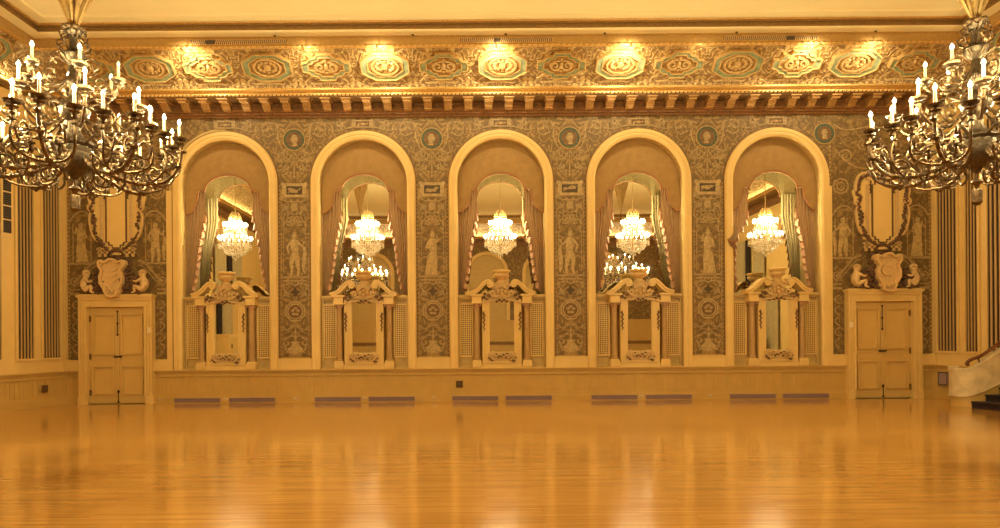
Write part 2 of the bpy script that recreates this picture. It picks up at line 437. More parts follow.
# corbels: one mesh copied along the cornice
def corbel_mesh():
    mb = MB(); prof = [(-.16,7.405), (-.53,7.405), (-.54,7.37), (-.50,7.345), (-.44,7.355), (-.38,7.33), (-.33,7.27), (-.28,7.235), (-.22,7.235), (-.19,7.20), (-.16,7.20)]
    n = len(prof); w_ = .095
    mb.add([(-w_, y, z) for y, z in prof]+[(w_, y, z) for y, z in prof], [tuple(range(n))[::-1], tuple(range(n, 2*n))]+[(k, (k+1)%n, n+(k+1)%n, n+k) for k in range(n)])
    mb.box(-.125, .125, -.565, -.16, 7.380, 7.405)
    mb.tube([(-.095,-.49,7.345), (.095,-.49,7.345)], .03, 8); mb.tube([(-.095,-.25,7.24), (.095,-.25,7.24)], .035, 8)
    return mb
c0 = corbel_mesh().build('corbel', 'corbel_gold', CORN)
x = -11.14; c0.location = (x, 0, 0); nC = 46
for i in range(1, nC):
    c = c0.copy(); COL.objects.link(c); c.location = (x+i*.4951, 0, 0)
for sg in (-1, 1):
    for i in range(9):
        c = c0.copy(); COL.objects.link(c); c.rotation_euler = (0,0,sg*-pi/2); c.location = (sg*XS, -.9-i*.495, 0)
# cove (trim_2): concave slope carrying coffered plaques
CP = [(.56, 7.56), (.64, 7.65), (.78, 7.80), (.95, 7.94), (1.12, 8.06), (1.28, 8.145), (1.42, 8.205)]
def cove_sides():
    for nm, mt, sides in (('trim_2', 'cove_relief', (0, 2)), ('side_cove', 'cove_relief_side', (1, 3))):
        vs = []; fs = []
        mb = MB()
        for p_, z_ in CP: vs += [(-XS+p_,-p_,z_), (XS-p_,-p_,z_), (XS-p_,YR+p_,z_), (-XS+p_,YR+p_,z_)]
        for i in range(len(CP)-1):
            for j in sides: fs.append((i*4+j, i*4+(j+1)%4, (i+1)*4+(j+1)%4, (i+1)*4+j))
        mb.add(vs, fs)
        if nm == 'trim_2': T2 = struct(mb.build(nm, mt, smooth=True))
        else: mb.build(nm, mt, T2, smooth=True)
    return T2
COVE = cove_sides()
m = MB(); loop_sweep(m, [(1.40, 8.20), (1.44, 8.185), (1.49, 8.19), (1.50, 8.22), (1.47, 8.25), (1.44, 8.26)]); T3 = struct(m.build('trim_3', 'gilt_moulding'))
m = MB(); x = -XS+1.5
while x < XS-1.5:
    m.box(x, x+.07, -1.515, -1.485, 8.195, 8.225); x += .13
m.build('dentil_moulding', 'gilt_bead', T3)
m = MB(); loop_sweep(m, [(1.44, 8.26), (1.44, 8.43), (1.47, 8.44), (1.47, 8.46)]); m.build('fascia', 'gilt_band', T3)
m = MB(); loop_sweep(m, [(1.47, 8.46), (1.76, 8.46)]); m.build('soffit', 'ceiling_paint', T3)
m = MB(); loop_sweep(m, [(1.76, 8.46), (1.76, 8.485), (1.72, 8.50), (1.72, 8.59), (1.78, 8.57), (1.78, 8.63)]); m.build('ceiling_fascia', 'gilt_brown', T3)
m = MB(); loop_sweep(m, [(1.78, 8.605), (1.80, 8.605), (1.81, 8.63)]); m.build('ceiling_edge_bead', 'gilt_moulding', T3)
# fine line of little fastenings along the soffit
# ---- coffers : local frame u along wall, v up the cove slope
SA = math.atan2(8.145-7.72, 1.28-.70); SC = (1.0, 7.975)   # (p, z) at the middle of the slope
def coffer(kind):  # octagonal or stepped plaque
    """coffer mesh parts in a frame with X along, Z up the slope, -Y outward"""
    if kind == 'oct':
        k_ = .36
        O = [(-.57,-.17), (-.25,-.38), (.25,-.38), (.57,-.17), (.57,.17), (.25,.38), (-.25,.38), (-.57,.17)]
    else:
        O = [(-.57,-.12)]+[(-.44,-.14), (-.36,-.24), (-.22,-.27), (-.18,-.37), (.18,-.37), (.22,-.27), (.36,-.24), (.44,-.14), (.57,-.12), (.57,.12), (.44,.14), (.36,.24), (.22,.27), (.18,.37), (-.18,.37), (-.22,.27), (-.36,.24), (-.44,.14), (-.57,.12)]
    sc_ = lambda f: [(u*f, v*f*.88) for u, v in O]
    a = MB(); a.ring(sc_(1.0), sc_(.965), -.10, 0); a.ring(sc_(.74), sc_(.70), -.085, 0)
    nn = len(O)
    for i in range(nn):
        p, q = sc_(.965)[i], sc_(.965)[(i+1) % nn]; L = math.hypot(q[0]-p[0], q[1]-p[1]); c = max(1, int(L/.045))
        for j in range(c):
            t = (j+.5)/c; a.ball((p[0]+(q[0]-p[0])*t, -.105, p[1]+(q[1]-p[1])*t), .014, 6)
    g = MB(); g.ring(sc_(.965), sc_(.74), -.065, 0)
    b = MB(); b.prism(sc_(.71), -.03, 0)
    c = MB()
    if kind == 'oct':
        c.ring(circ(0, 0, .33, .23, 28), circ(0, 0, .28, .185, 28), -.085, -.02)
        for q in range(12):
            t = 2*pi*q/12; c.ball((.2*cos(t), -.05, .12*sin(t)), .05, 6, (1, .6, 1))
        c.ball((0, -.06, 0), .09, 8, (1, .7, 1)); c.ribbon(bez([(-.12,-.08), (-.02,-.02), (0,.16)], 8), [.03]*9, -.10, -.05)
    else:
        for s_ in (1, -1):
            c.ribbon([(s_*u, v) for u, v in spiral(.14, 0, .12, .02, 1.4, pi, 1)], .035, -.085, -.03)
            c.ribbon([(s_*u, v) for u, v in bez([(.04,-.12), (.25,-.14), (.36,0), (.25,.12), (.04,.12)], 10)], .03, -.08, -.03)
        c.ball((0, -.05, 0), .07, 8, (.8, .8, 1.4)); c.ball((0, -.05, .14), .05, 6); c.ball((0, -.05, -.13), .045, 6)
    return a, g, b, c
def cov_mat(loc_u, side=0):
    from mathutils import Matrix
    R = Matrix.Rotation(pi/2-SA if False else 0, 4, 'X')
    return R
def make_coffer(kind):
    a, g, b, c = coffer(kind)
    r = a.build('coffer', 'gilt_bead', COVE); g.build('green_frame', 'coffer_green', r); b.build('sunk_panel', 'coffer_gold_shaded', r); c.build('rosette', 'coffer_gold', r, smooth=True)
    return r
from mathutils import Matrix
def set_cov(o, x, side):
    # slope direction (outward into room and up): tilt about X so that local Z runs up the cove
    tilt = pi/2-SA
    if side == 0: o.location = (x, -SC[0]-.01, SC[1]); o.rotation_euler = (tilt, 0, 0)
    elif side == -1: o.location = (-XS+SC[0]+.01, x, SC[1]); o.rotation_euler = (tilt, 0, pi/2)
    else: o.location = (XS-SC[0]-.01, x, SC[1]); o.rotation_euler = (tilt, 0, -pi/2)
CO = make_coffer('oct'); CR = make_coffer('cross')
xm = .07; first = {'oct': True, 'cross': True}
def put_coffer(kind, x, side):
    src = CO if kind == 'oct' else CR
    if first[kind]: first[kind] = False; o = src
    else:
        o = copy_tree(src, COVE)
    set_cov(o, x, side)
for i in range(-7, 8):
    put_coffer('oct' if i % 2 == 0 else 'cross', xm+i*1.374, 0)
for sg in (-1, 1):
    for i in range(5): put_coffer('oct' if i % 2 == 0 else 'cross', -2.3-i*1.374, sg)

# ------------------------------------------------------------------ dado, baseboard, registers
DOORW = .71; CASW = .91
def wall_run(spans, nm_d, mkframe):
    pass
def dado_run(mb_d, mb_b, x0, x1, sg=-1):
    """wainscot between x0 and x1 standing sg*Y in front of y=0 (room side)"""
    f = lambda d: sg*d
    def bx(mb, a, b, y, z0, z1):
        ys = sorted((0, f(y))); mb.box(a, b, ys[0], ys[1], z0, z1)
    bx(mb_d, x0, x1, .035, .15, .74)
    bx(mb_d, x0, x1, .055, .74, .76); bx(mb_d, x0, x1, .08, .775, .80); bx(mb_d, x0, x1, .105, .80, .828); bx(mb_d, x0, x1, .05, .76, .775)
    bx(mb_d, x0, x1, .075, .665, .695); bx(mb_d, x0, x1, .05, .19, .23)
    n = max(1, round((x1-x0)/1.72)); w_ = (x1-x0)/n
    for i in range(n):
        a = x0+i*w_
        bx(mb_d, a+.0, a+.07, .05, .23, .66); bx(mb_d, a+w_-.07, a+w_, .05, .23, .66)
        for j in range(int((w_-.3)/.115)): bx(mb_d, a+.15+j*.115, a+.175+j*.115, .048, .24, .65)
    bx(mb_b, x0, x1, .075, 0, .15); bx(mb_b, x0, x1, .065, .15, .175); bx(mb_b, x0, x1, .052, .175, .19)
md, mb_ = MB(), MB()
for a, b in ((-XC, -DX-CASW), (-DX+CASW, DX-CASW), (DX+CASW, XC)): dado_run(md, mb_, a, b)
struct(mb_.build('baseboard_back', 'wainscot_paint'))
DADO = struct(md.build('trim_4', 'wainscot_paint'))
# splayed corners: local frame s along the wall, turned into place
LS = math.hypot(.5, 2.2)
def splay_frame(o, sg):
    o.location = (sg*XC, 0, 0); o.rotation_euler = (0, 0, math.atan2(-2.2, sg*.5))
for sg, nm in ((-1, 'left'), (1, 'right')):
    md, mb_ = MB(), MB(); dado_run(md, mb_, 0, LS, -sg)
    splay_frame(struct(mb_.build('baseboard_'+nm, 'wainscot_paint')), sg); splay_frame(struct(md.build('trim_'+('5' if sg < 0 else '6'), 'wainscot_paint')), sg)
# rear wall dado, seen only in the mirrors
md, mb_ = MB(), MB(); dado_run(md, mb_, -XS, XS, 1)
struct(md.build('trim_7', 'wainscot_paint', loc=(0, YR, 0))); struct(mb_.build('baseboard_front', 'wainscot_paint', loc=(0, YR, 0)))

# floor-level air registers let into the baseboard
RX = [(176,222), (231,276), (316,361), (369,415), (453,497), (505,551), (590,636), (644,690), (728,773), (780,826)]
base = None
where = ['below the leftmost arch', 'below the second arch', 'below the middle arch', 'below the fourth arch', 'below the rightmost arch']
for i, (a, b) in enumerate(RX):
    xc = ((a+b)/2-500)/39.9
    lab = 'grey metal register in the baseboard %s, %s of the pair' % (where[i//2], 'left' if i % 2 == 0 else 'right')
    if base is None:
        base = thing('air_register', lab, 'vent', (xc, -.076, .02), group='registers in the baseboard')
        q = MB(); q.ring(rect(-.575,.575,0,.115), rect(-.56,.56,.014,.10), -.014, 0); q.build('frame', 'register_grey', base)
        q = MB(); q.box(-.565,.565,-.004,0,.01,.105); q.build('backing', 'register_back', base)
        q = MB()
        for j in range(58): q.box(-.555+j*.0193, -.555+j*.0193+.010, -.011, -.003, .014, .101)
        q.box(-.56,.56,-.012,-.004,.052,.060); q.build('louvre', 'register_grey', base)
    else: place_copy(base, (xc, -.076, .02), lab)
# small white outlets between registers
ob = None
for k, (px, lab) in enumerate(((161, 'small cream outlet in the baseboard left of the leftmost register'), (226, 'small cream outlet between the two leftmost registers'), (296, 'small cream outlet in the baseboard below the leftmost pier between arches'), (365, 'small cream outlet between the registers below the second arch'), (434, 'small cream outlet in the baseboard below the second pier between arches'), (640, 'small cream outlet between the registers below the fourth arch'), (708, 'small cream outlet in the baseboard below the fourth pier between arches'))):
    if ob is None:
        ob = thing('baseboard_outlet', lab, 'outlet', ((px-500)/40, -.076, .075), group='outlets in the baseboard')
        q = MB(); q.bbox(-.055, .055, -.012, 0, 0, .05, .006); q.build('cover_plate', 'switch_ivory', ob)
        q = MB()
        for s_ in (-1, 1):
            q.lathe([(0,-.015),(.014,-.014),(.015,-.010)], (s_*.025, 0, .025), 10, axis='y')
        q.build('socket', 'outlet_brown', ob)
    else: place_copy(ob, ((px-500)/40, -.076, .075), lab)
def dark_outlet(x, z, lab, s=1.0, y=-.036):
    t = thing('wall_outlet', lab, 'outlet', (x, y-.022, z))
    q = MB(); q.bbox(-.085*s, .085*s, -.012, 0, -.085*s, .085*s, .008); q.build('cover_plate', 'outlet_brown', t)
    q = MB()
    for s_ in (-1, 1): q.lathe([(0,-.017),(.026*s,-.016),(.03*s,-.010)], (s_*.038*s, 0, 0), 12, axis='y')
    q.build('socket', 'vent_plate', t); return t
dark_outlet(-1.02, .43, 'square dark brown wall outlet in the cream wainscot below the middle arch')
t = dark_outlet(0, 0, 'square dark brown wall outlet in the wainscot of the left corner wall')
t.rotation_euler = (0, 0, math.atan2(-2.2, -.5)+pi); t.location = (-10.97+.065, -.715, .44)
t = thing('grey_access_panel', 'small purplish grey panel on the wainscot beside the curved stair wall', 'panel', (XC+.045-.02, -.335, .50), math.atan2(-2.2, .5)-0)
q = MB(); q.box(-.12, .12, -.075, -.035, -.16, .16); q.build('cover', 'register_grey', t)
q = MB(); q.ring(rect(-.12,.12,-.16,.16), rect(-.10,.10,-.14,.14), -.082, -.075); q.build('rim', 'vent_plate', t)

# ------------------------------------------------------------------ arch surrounds (trim_8 ... trim_12)
def arch_trim(mb, cx, y, prof, zb, sg=-1, n=30):
    """prof: (radius, protrusion) swept up the left jamb, round the arch and down the right jamb"""
    path = []
    for (r, d) in prof:
        L = [(cx-r, zb)]+[(cx+r*cos(pi-pi*k/n), ZS+r*sin(pi-pi*k/n)) for k in range(n+1)]+[(cx+r, zb)]
        path.append([(u, y+sg*d, v) for u, v in L])
    m_ = len(path[0]); vs = [p for L in path for p in L]; fs = []
    for i in range(len(path)-1):
        for k in range(m_-1): fs.append((i*m_+k, i*m_+k+1, (i+1)*m_+k+1, (i+1)*m_+k))
    mb.add(vs, fs)
PR = [(ARI+.005, -.02), (ARI+.005, .05), (ARI+.02, .055), (ARI+.03, .07), (ARI+.07, .085), (ARI+.11, .075), (ARI+.12, .09), (ARI+.19, .09), (ARI+.20, .06), (ARO-.01, .06), (ARO, .0)]
for i, cx in enumerate(ACX):
    q = MB(); arch_trim(q, cx, 0, PR, ZD); T = struct(q.build('trim_%d' % (8+i), 'cream_paint', smooth=True))
    q = MB(); arch_trim(q, cx, 0, [(ARO-.004, 0), (ARO-.004, .045), (ARO+.018, .045), (ARO+.018, 0)], ZD); q.build('outer_fillet', 'gilt_dark', T)
    q = MB(); arch_trim(q, cx, YR, PR, ZD, 1); q.build('trim_%d' % (20+i), 'cream_paint', smooth=True)['kind'] = 'structure'
# cream blocks under the painted piers
q = MB()
for i in range(4):
    cx = (ACX[i]+ACX[i+1])/2; q.box(cx-.41, cx+.41, -.05, 0, ZD, 1.09); q.box(cx-.41, cx+.41, -.065, 0, 1.07, 1.10)
for s_ in (-1, 1):
    a, b = sorted((s_*(DX+CASW-.02), s_*XC)); q.box(a, b, -.04, 0, ZD, 1.09); q.box(a, b, -.055, 0, 1.07, 1.10)
    a, b = sorted((s_*(DX-CASW+.02), s_*8.16)); q.box(a, b, -.04, 0, ZD, 1.09); q.box(a, b, -.055, 0, 1.07, 1.10)
    a, b = sorted((s_*8.30, s_*8.16)); q.box(a, b, -.05, 0, ZD, 5.3)
    a, b = sorted((s_*(XC-.03), s_*(XC+.0))); q.box(a, b, -.08, 0, ZD, ZW)
struct(q.build('trim_13', 'cream_paint'))

# ------------------------------------------------------------------ painted piers
def mural_outline_mid():
    P = [(-.405, 1.10), (.405, 1.10), (.405, ZS)]
    r = SP/2-.405+0.0
    P += [(SP/2-r*cos(a), ZS+r*sin(a)) for a in [pi/2*k/12 for k in range(1, 13)]]
    P += [(SP/2, ZW)]
    return P+[(-u, v) for u, v in reversed(P)]
def person(mb, cx, z0, h, pose=0, flip=1, y0=-.016, y1=0):
    """painted standing figure as raised strokes in one mesh"""
    S = lambda pts: [(cx+flip*u*h, z0+v*h) for u, v in pts]
    mb.prism([(cx+flip*.0+u, v) for u, v in circ(.0, z0+h*.93, h*.055, h*.07, 12)], y0, y1)
    mb.ribbon(S([(0,.87), (.0,.80), (.01,.66), (.02,.52), (0,.44)]), [h*.05, h*.2, h*.17, h*.15, h*.19], y0, y1)
    if pose == 0:
        mb.ribbon(S([(-.03,.48), (-.07,.28), (-.05,.14), (-.09,0)]), [h*.11, h*.1, h*.065, h*.05], y0, y1)
        mb.ribbon(S([(.05,.48), (.07,.28), (.10,.14), (.08,0)]), [h*.11, h*.1, h*.065, h*.05], y0, y1)
        mb.ribbon(S([(-.08,.79), (-.17,.66), (-.13,.52)]), [h*.06, h*.05, h*.035], y0, y1)
        mb.ribbon(S([(.08,.79), (.17,.68), (.24,.80)]), [h*.06, h*.05, h*.03], y0, y1)
        mb.ribbon(S(bez([(.2,.7), (.32,.5), (.14,.3), (.24,.04)], 8)), [h*.03, h*.06, h*.08, h*.09, h*.1, h*.09, h*.08, h*.06, h*.03], y0, y1)
    else:
        mb.ribbon(S([(0,.5), (-.01,.3), (-.03,.12), (-.03,0)]), [h*.19, h*.25, h*.27, h*.32], y0, y1)
        mb.ribbon(S([(-.08,.79), (-.14,.64), (-.02,.60)]), [h*.065, h*.055, h*.035], y0, y1)
        mb.ribbon(S([(.08,.79), (.15,.72), (.1,.9)]), [h*.06, h*.05, h*.03], y0, y1)
Y0, Y1 = -.014, 0.0
def sym(mb, pts, w_):
    w_ = w_*.72
    mb.ribbon(pts, w_, Y0, Y1); mb.ribbon(mir(pts), w_, Y0, Y1)
    for i in range(1, len(pts)-1, 2):
        a, b = pts[i-1], pts[i+1]; d = math.hypot(b[0]-a[0], b[1]-a[1]) or 1; tx, tz = (b[0]-a[0])/d, (b[1]-a[1])/d
        k = 1 if i % 4 == 1 else -1; L = .055
        e = [pts[i], (pts[i][0]+L*.5*tx-k*L*.7*tz, pts[i][1]+L*.5*tz+k*L*.7*tx), (pts[i][0]+L*1.1*tx-k*L*tz, pts[i][1]+L*1.1*tz+k*L*tx)]
        mb.ribbon(e, [.012, .03, .006], Y0, Y1); mb.ribbon(mir(e), [.012, .03, .006], Y0, Y1)
def mural_mid(idx, cx, label):
    t = thing('painted_pier_panel', label, 'wall painting', (cx, -.003, 0), group='painted piers between the arches')
    q = MB(); O = mural_outline_mid(); q.prism(O, -.004, 0); fixn(q.build('ground', 'mural_ground' , t))
    # dotted border
    q = MB(); d = MB()
    for s_ in (-1, 1):
        q.box(s_*.385-.02, s_*.385+.02, -.008, 0, 1.10, ZS); q.box(s_*.335-.006, s_*.335+.006, -.008, 0, 1.14, ZS-.1)
        z = 1.13
        while z < ZS: d.box(s_*.385-.014, s_*.385+.014, -.011, 0, z, z+.045); z += .10
    q.box(-.40, .40, -.008, 0, 1.10, 1.135)
    q.build('border', 'border_gold', t); d.build('border_beads', 'paint_dark', t)
    # roundel with a profile head
    r = MB(); r.prism(circ(0, 6.56, .26, n=32), -.012, 0); R = r.build('roundel', 'paint_green', t)
    b = MB(); b.ring(circ(0, 6.56, .285, n=32), circ(0, 6.56, .258, n=32), -.02, 0); b.build('roundel_rim', 'border_gold', R)
    b = MB(); b.prism(circ(0, 6.56, .195, n=28), -.016, 0); b.build('roundel_field', 'paint_brown', R)
    f = 1 if idx % 2 == 0 else -1
    b = MB(); b.prism([(f*u, 6.56+v) for u, v in [(-.05,-.16), (.09,-.16), (.06,-.08), (.09,-.03), (.10,.06), (.05,.12), (-.03,.12), (-.07,.07), (-.075,.03), (-.10,0), (-.075,-.02), (-.07,-.06), (-.03,-.07), (-.02,-.10)]][::f], -.020, 0); fixn(b.build('bust', 'paint_tan', R))
    # scrollwork of the spandrels and the pier
    s = MB()
    sym(s, spiral(.62, 6.78, .24, .04, 1.5, pi, -1), .035)
    sym(s, bez([(.30, 6.35), (.42, 6.55), (.42, 6.75), (.38, 6.95)], 8), .045)
    sym(s, spiral(1.12, 6.92, .13, .02, 1.3, -pi/2, 1), .03)
    sym(s, bez([(.86, 6.80), (1.1, 6.70), (1.4, 6.92), (1.66, 6.86)], 10), .035)
    sym(s, spiral(.30, 6.18, .15, .03, 1.5, pi/2, 1), .03)
    sym(s, bez([(.02, 6.24), (.10, 6.0), (.30, 5.95), (.44, 6.12)], 10), .04)
    sym(s, bez([(.0, 5.62), (.25, 5.70), (.36, 5.88), (.30, 6.02)], 10), .03)
    sym(s, spiral(.18, 5.84, .11, .02, 1.3, -pi/2, 1), .026)
    s.ribbon([(0, 6.26), (0, 5.6)], [.02, .05], Y0, Y1)
    sym(s, spiral(.24, 4.85, .10, .02, 1.4, -pi/2, -1), .026)
    sym(s, bez([(0, 5.02), (.12, 5.0), (.28, 5.02), (.32, 5.1)], 8), .03)
    s.prism(circ(0, 4.88, .09, .12, 14), Y0, 0)
    sym(s, bez([(0, 4.70), (.14, 4.74), (.25, 4.72), (.29, 4.60)], 8), .035)
    # canopy
    for k in range(7):
        a = pi*(k+.5)/7; s.ribbon([(.04*cos(a), 4.40+.04*sin(a)), (.20*cos(a), 4.40+.20*sin(a))], [.015, .055], Y0, 0)
    sym(s, bez([(.26, 4.2), (.30, 4.45), (.22, 4.62), (0, 4.66)], 10), .03)
    sym(s, [(.28, 3.2), (.28, 4.2)], .022)
    # below the figure
    s.box(-.33, .33, Y0, 0, 3.10, 3.15); s.box(-.30, .30, Y0, 0, 3.02, 3.06)
    sym(s, bez([(0, 2.92), (.18, 3.02), (.30, 2.98), (.31, 2.82)], 8), .05)
    sym(s, spiral(.20, 2.72, .09, .02, 1.3, pi/2, -1), .026)
    sym(s, bez([(.0, 1.94), (.12, 1.78), (.30, 1.76), (.32, 1.90)], 8), .03)
    sym(s, bez([(0, 1.62), (.16, 1.72), (.28, 1.60), (.30, 1.42)], 8), .05)
    s.ribbon([(0, 1.94), (0, 1.5)], [.03, .06], Y0, 0)
    sym(s, bez([(.06, 1.25), (.18, 1.22), (.30, 1.30), (.24, 1.45)], 8), .055)
    s.build('scrollwork', 'paint_tan', t)
    # cartouche with a small scene
    c = MB(); c.ring(rect(-.30,.30,5.12,5.47), rect(-.20,.20,5.19,5.40), -.015, 0)
    for sx in (-1, 1):
        for sz in (5.14, 5.45): c.prism(circ(sx*.29, sz, .05, n=10), -.017, 0)
    C_ = c.build('cartouche', 'paint_light', t)
    c = MB(); c.prism(rect(-.20,.20,5.19,5.40), -.010, 0); c.build('scene_ground', 'paint_dark', C_)
    c = MB()
    rr = random.Random(idx+3)
    for k in range(5): c.prism([(u, v) for u, v in circ(-.11+.22*rr.random(), 5.25+rr.random()*.09, .06, .035, 10)], -.015, 0)
    c.ribbon(bez([(-.16, 5.23), (-.05, 5.36), (.06, 5.22), (.16, 5.35)], 8), .03, -.016, 0)
    c.build('scene_figures', 'paint_tan', C_)
    # figure
    p = MB(); person(p, 0 if idx != 0 else -.01, 3.16, 1.08, idx % 2 if idx != 3 else 1, 1 if idx < 2 else -1, -.018, 0); p.build('figure', 'paint_light', t)
    # diamond, octagon, urn
    o = MB(); o.prism([(0,2.62), (.05,2.70), (.12,2.75), (.05,2.80), (0,2.88), (-.05,2.80), (-.12,2.75), (-.05,2.70)], -.012, 0); fixn(o.build('diamond', 'paint_dark', t))
    o = MB(); o.ring(circ(0, 2.27, .27, n=8, a0=pi/8, a1=2*pi+pi/8), circ(0, 2.27, .235, n=8, a0=pi/8, a1=2*pi+pi/8), -.016, 0); o.ring(circ(0, 2.27, .20, n=24), circ(0, 2.27, .17, n=24), -.014, 0); OO = o.build('octagon_medallion', 'paint_light', t)
    o = MB(); o.prism(circ(0, 2.27, .168, n=24), -.008, 0); o.build('medallion_field', 'paint_brown', OO)
    o = MB()
    for k in range(5): a = 2*pi*k/5+.3; o.prism(circ(.075*cos(a), 2.27+.075*sin(a), .05, .035, 8), -.013, 0)
    o.build('medallion_flower', 'paint_tan', OO)
    o = MB(); P = [(.05,1.20), (.17,1.24), (.19,1.34), (.12,1.40), (.08,1.46), (.13,1.52)]; o.prism(P+mir(P[::-1]), -.016, 0); fixn(o.build('vase', 'paint_light', t))
    return t
PL = ['green-brown painted pier between the leftmost two arches, nude figure with raised arm', 'green-brown painted pier between the second and middle arches, draped figure', 'green-brown painted pier between the middle and fourth arches', 'green-brown painted pier between the two rightmost arches, draped figure with raised arm']
for i in range(4): mural_mid(i, (ACX[i]+ACX[i+1])/2, PL[i])
# framed little plaque over each arch crown
pq = None
for i, cx in enumerate(ACX):
    lab = 'small painted rectangular plaque above the crown of '+ARCH[i]
    if pq is None:
        pq = thing('arch_crown_plaque', lab, 'plaque', (cx, -.008, 6.94), group='plaques over the arch crowns')
        q = MB(); q.ring(rect(-.27,.27,-.095,.10), rect(-.17,.17,-.06,.065), -.02, 0)
        for s_ in (-1, 1): q.prism(circ(s_*.22, 0, .045, .06, 10), -.026, 0)
        q.build('frame', 'paint_tan', pq)
        q = MB(); q.prism(rect(-.17,.17,-.06,.065), -.012, 0); q.build('field', 'paint_brown', pq)
        q = MB(); q.prism(circ(0, 0, .05, .035, 12), -.016, 0); q.ribbon(bez([(-.13, -.02), (-.05, .05), (.05, -.05), (.13, .02)], 8), .02, -.014, 0); q.build('motif', 'border_gold', pq)
    else: place_copy(pq, (cx, -.008, 6.94), lab)
# end murals round the doors
def mural_end(sg, label):
    t = thing('painted_wall_panel', label, 'wall painting', (sg*DX, -.003, 0))
    f = -sg      # local +u*f points to the arches
    cxa = (ACX[0] if sg < 0 else ACX[4])-sg*DX
    inn = abs(cxa); r = inn-1.28
    P = [(-1.27, 1.10), (1.28, 1.10), (1.28, ZS)]+[(inn-r*cos(a), ZS+r*sin(a)) for a in [pi/2*k/12 for k in range(1, 13)]]+[(inn, ZW), (-1.27, ZW)]
    P = [(f*u, v) for u, v in P]
    q = MB(); q.prism(P, -.004, 0); fixn(q.build('ground', 'mural_ground_fine', t))
    q = MB(); d = MB()
    for s_ in (-1, 1):
        q.box(s_*1.24-.02, s_*1.24+.02, -.010, 0, 1.10, 6.9); z = 1.12
        while z < 6.9: d.box(s_*1.24-.013, s_*1.24+.013, -.012, 0, z, z+.045); z += .1
    q.build('border', 'border_gold', t); d.build('border_beads', 'paint_dark', t)
    r_ = MB()
    R = r_; R.prism(circ(f*1.38, 6.62, .25, n=28), -.012, 0); R = r_.build('roundel', 'paint_green', t)
    b = MB(); b.ring(circ(f*1.38, 6.62, .27, n=28), circ(f*1.38, 6.62, .25, n=28), -.018, 0); b.build('roundel_rim', 'border_gold', R)
    b = MB(); b.prism(circ(f*1.38, 6.62, .18, n=24), -.015, 0); b.build('roundel_field', 'paint_brown', R)
    b = MB(); b.prism([(f*1.38+u, 6.62+v) for u, v in [(-.06,-.14), (.08,-.14), (.05,-.05), (.08,.05), (.03,.11), (-.05,.09), (-.08,0), (-.05,-.06)]], -.02, 0); fixn(b.build('bust', 'paint_tan', R))
    s = MB()
    for s_ in (-1, 1):
        W = lambda pts: [(s_*u, v) for u, v in pts]
        # broad pediment volutes from the shield down and out
        s.ribbon(W(bez([(.50, 3.55), (.62, 3.62), (.78, 3.42), (.95, 3.10), (1.12, 3.06)], 14)), .05, Y0, 0)
        s.ribbon(W(bez([(.50, 3.45), (.62, 3.50), (.74, 3.30), (.92, 3.0), (1.14, 2.96)], 14)), .022, Y0, 0)
        s.ribbon(W(spiral(1.08, 3.07, .12, .02, 1.4, -pi/2, 1)), .03, -.02, 0)
        s.box(min(s_*.97, s_*1.22), max(s_*.97, s_*1.22), Y0, 0, 2.72, 2.78)
        s.box(min(s_*.97, s_*1.22), max(s_*.97, s_*1.22), Y0, 0, 2.84, 2.87)
        # canopied balustrade behind the figures
        for k in range(4): s.box(s_*.68+s_*k*.15-.012, s_*.68+s_*k*.15+.012, -.010, 0, 3.55, 4.5)
        s.ribbon(W(bez([(.62, 4.55), (.75, 4.9), (1.05, 4.9), (1.20, 4.55)], 10)), .035, Y0, 0)
        s.box(min(s_*.60, s_*1.22), max(s_*.60, s_*1.22), Y0, 0, 3.48, 3.53)
        s.ring([(s_*.98+u, v) for u, v in circ(0, 5.30, .21, n=8)], [(s_*.98+u, v) for u, v in circ(0, 5.30, .17, n=8)], -.015, 0)
        s.ring([(s_*.98+u, v) for u, v in circ(0, 5.30, .11, n=16)], [(s_*.98+u, v) for u, v in circ(0, 5.30, .085, n=16)], -.015, 0)
        s.ribbon(W(spiral(.85, 6.05, .18, .03, 1.5, 0, 1)), .03, Y0, 0); s.ribbon(W(spiral(.42, 6.35, .16, .03, 1.5, pi, 1)), .03, Y0, 0)
        s.ribbon(W(bez([(.1, 5.75), (.5, 5.70), (.8, 5.75), (1.1, 6.2)], 10)), .035, Y0, 0)
        s.ribbon(W(bez([(.0, 6.75), (.4, 6.9), (.8, 6.5), (1.15, 6.85)], 10)), .035, Y0, 0)
        # strap work beside the door
        for k in range(5):
            z = 1.28+k*.27; s.ribbon(W(bez([(1.03, z), (1.18, z+.05), (1.18, z+.18), (1.03, z+.22)], 8)), .03, Y0, 0)
    s.build('scrollwork', 'paint_tan', t)
    for s_, ps in ((-1, 1), (1, 0)):
        p = MB(); person(p, s_*.93, 3.54, .98, ps if sg < 0 else 1-ps, s_, -.018, 0); p.build('figure', 'paint_light', t)
    return t
mural_end(-1, 'olive painted wall panel with figures around the left double door')
mural_end(1, 'olive painted wall panel with figures around the right double door')

# ------------------------------------------------------------------ arch contents
ZL = 2.66        # ledge height behind the pediments
def smooth_shade(o):
    o.data.polygons.foreach_set('use_smooth', [True]*len(o.data.polygons)); o.data.set_sharp_from_angle(angle=radians(40)); return o
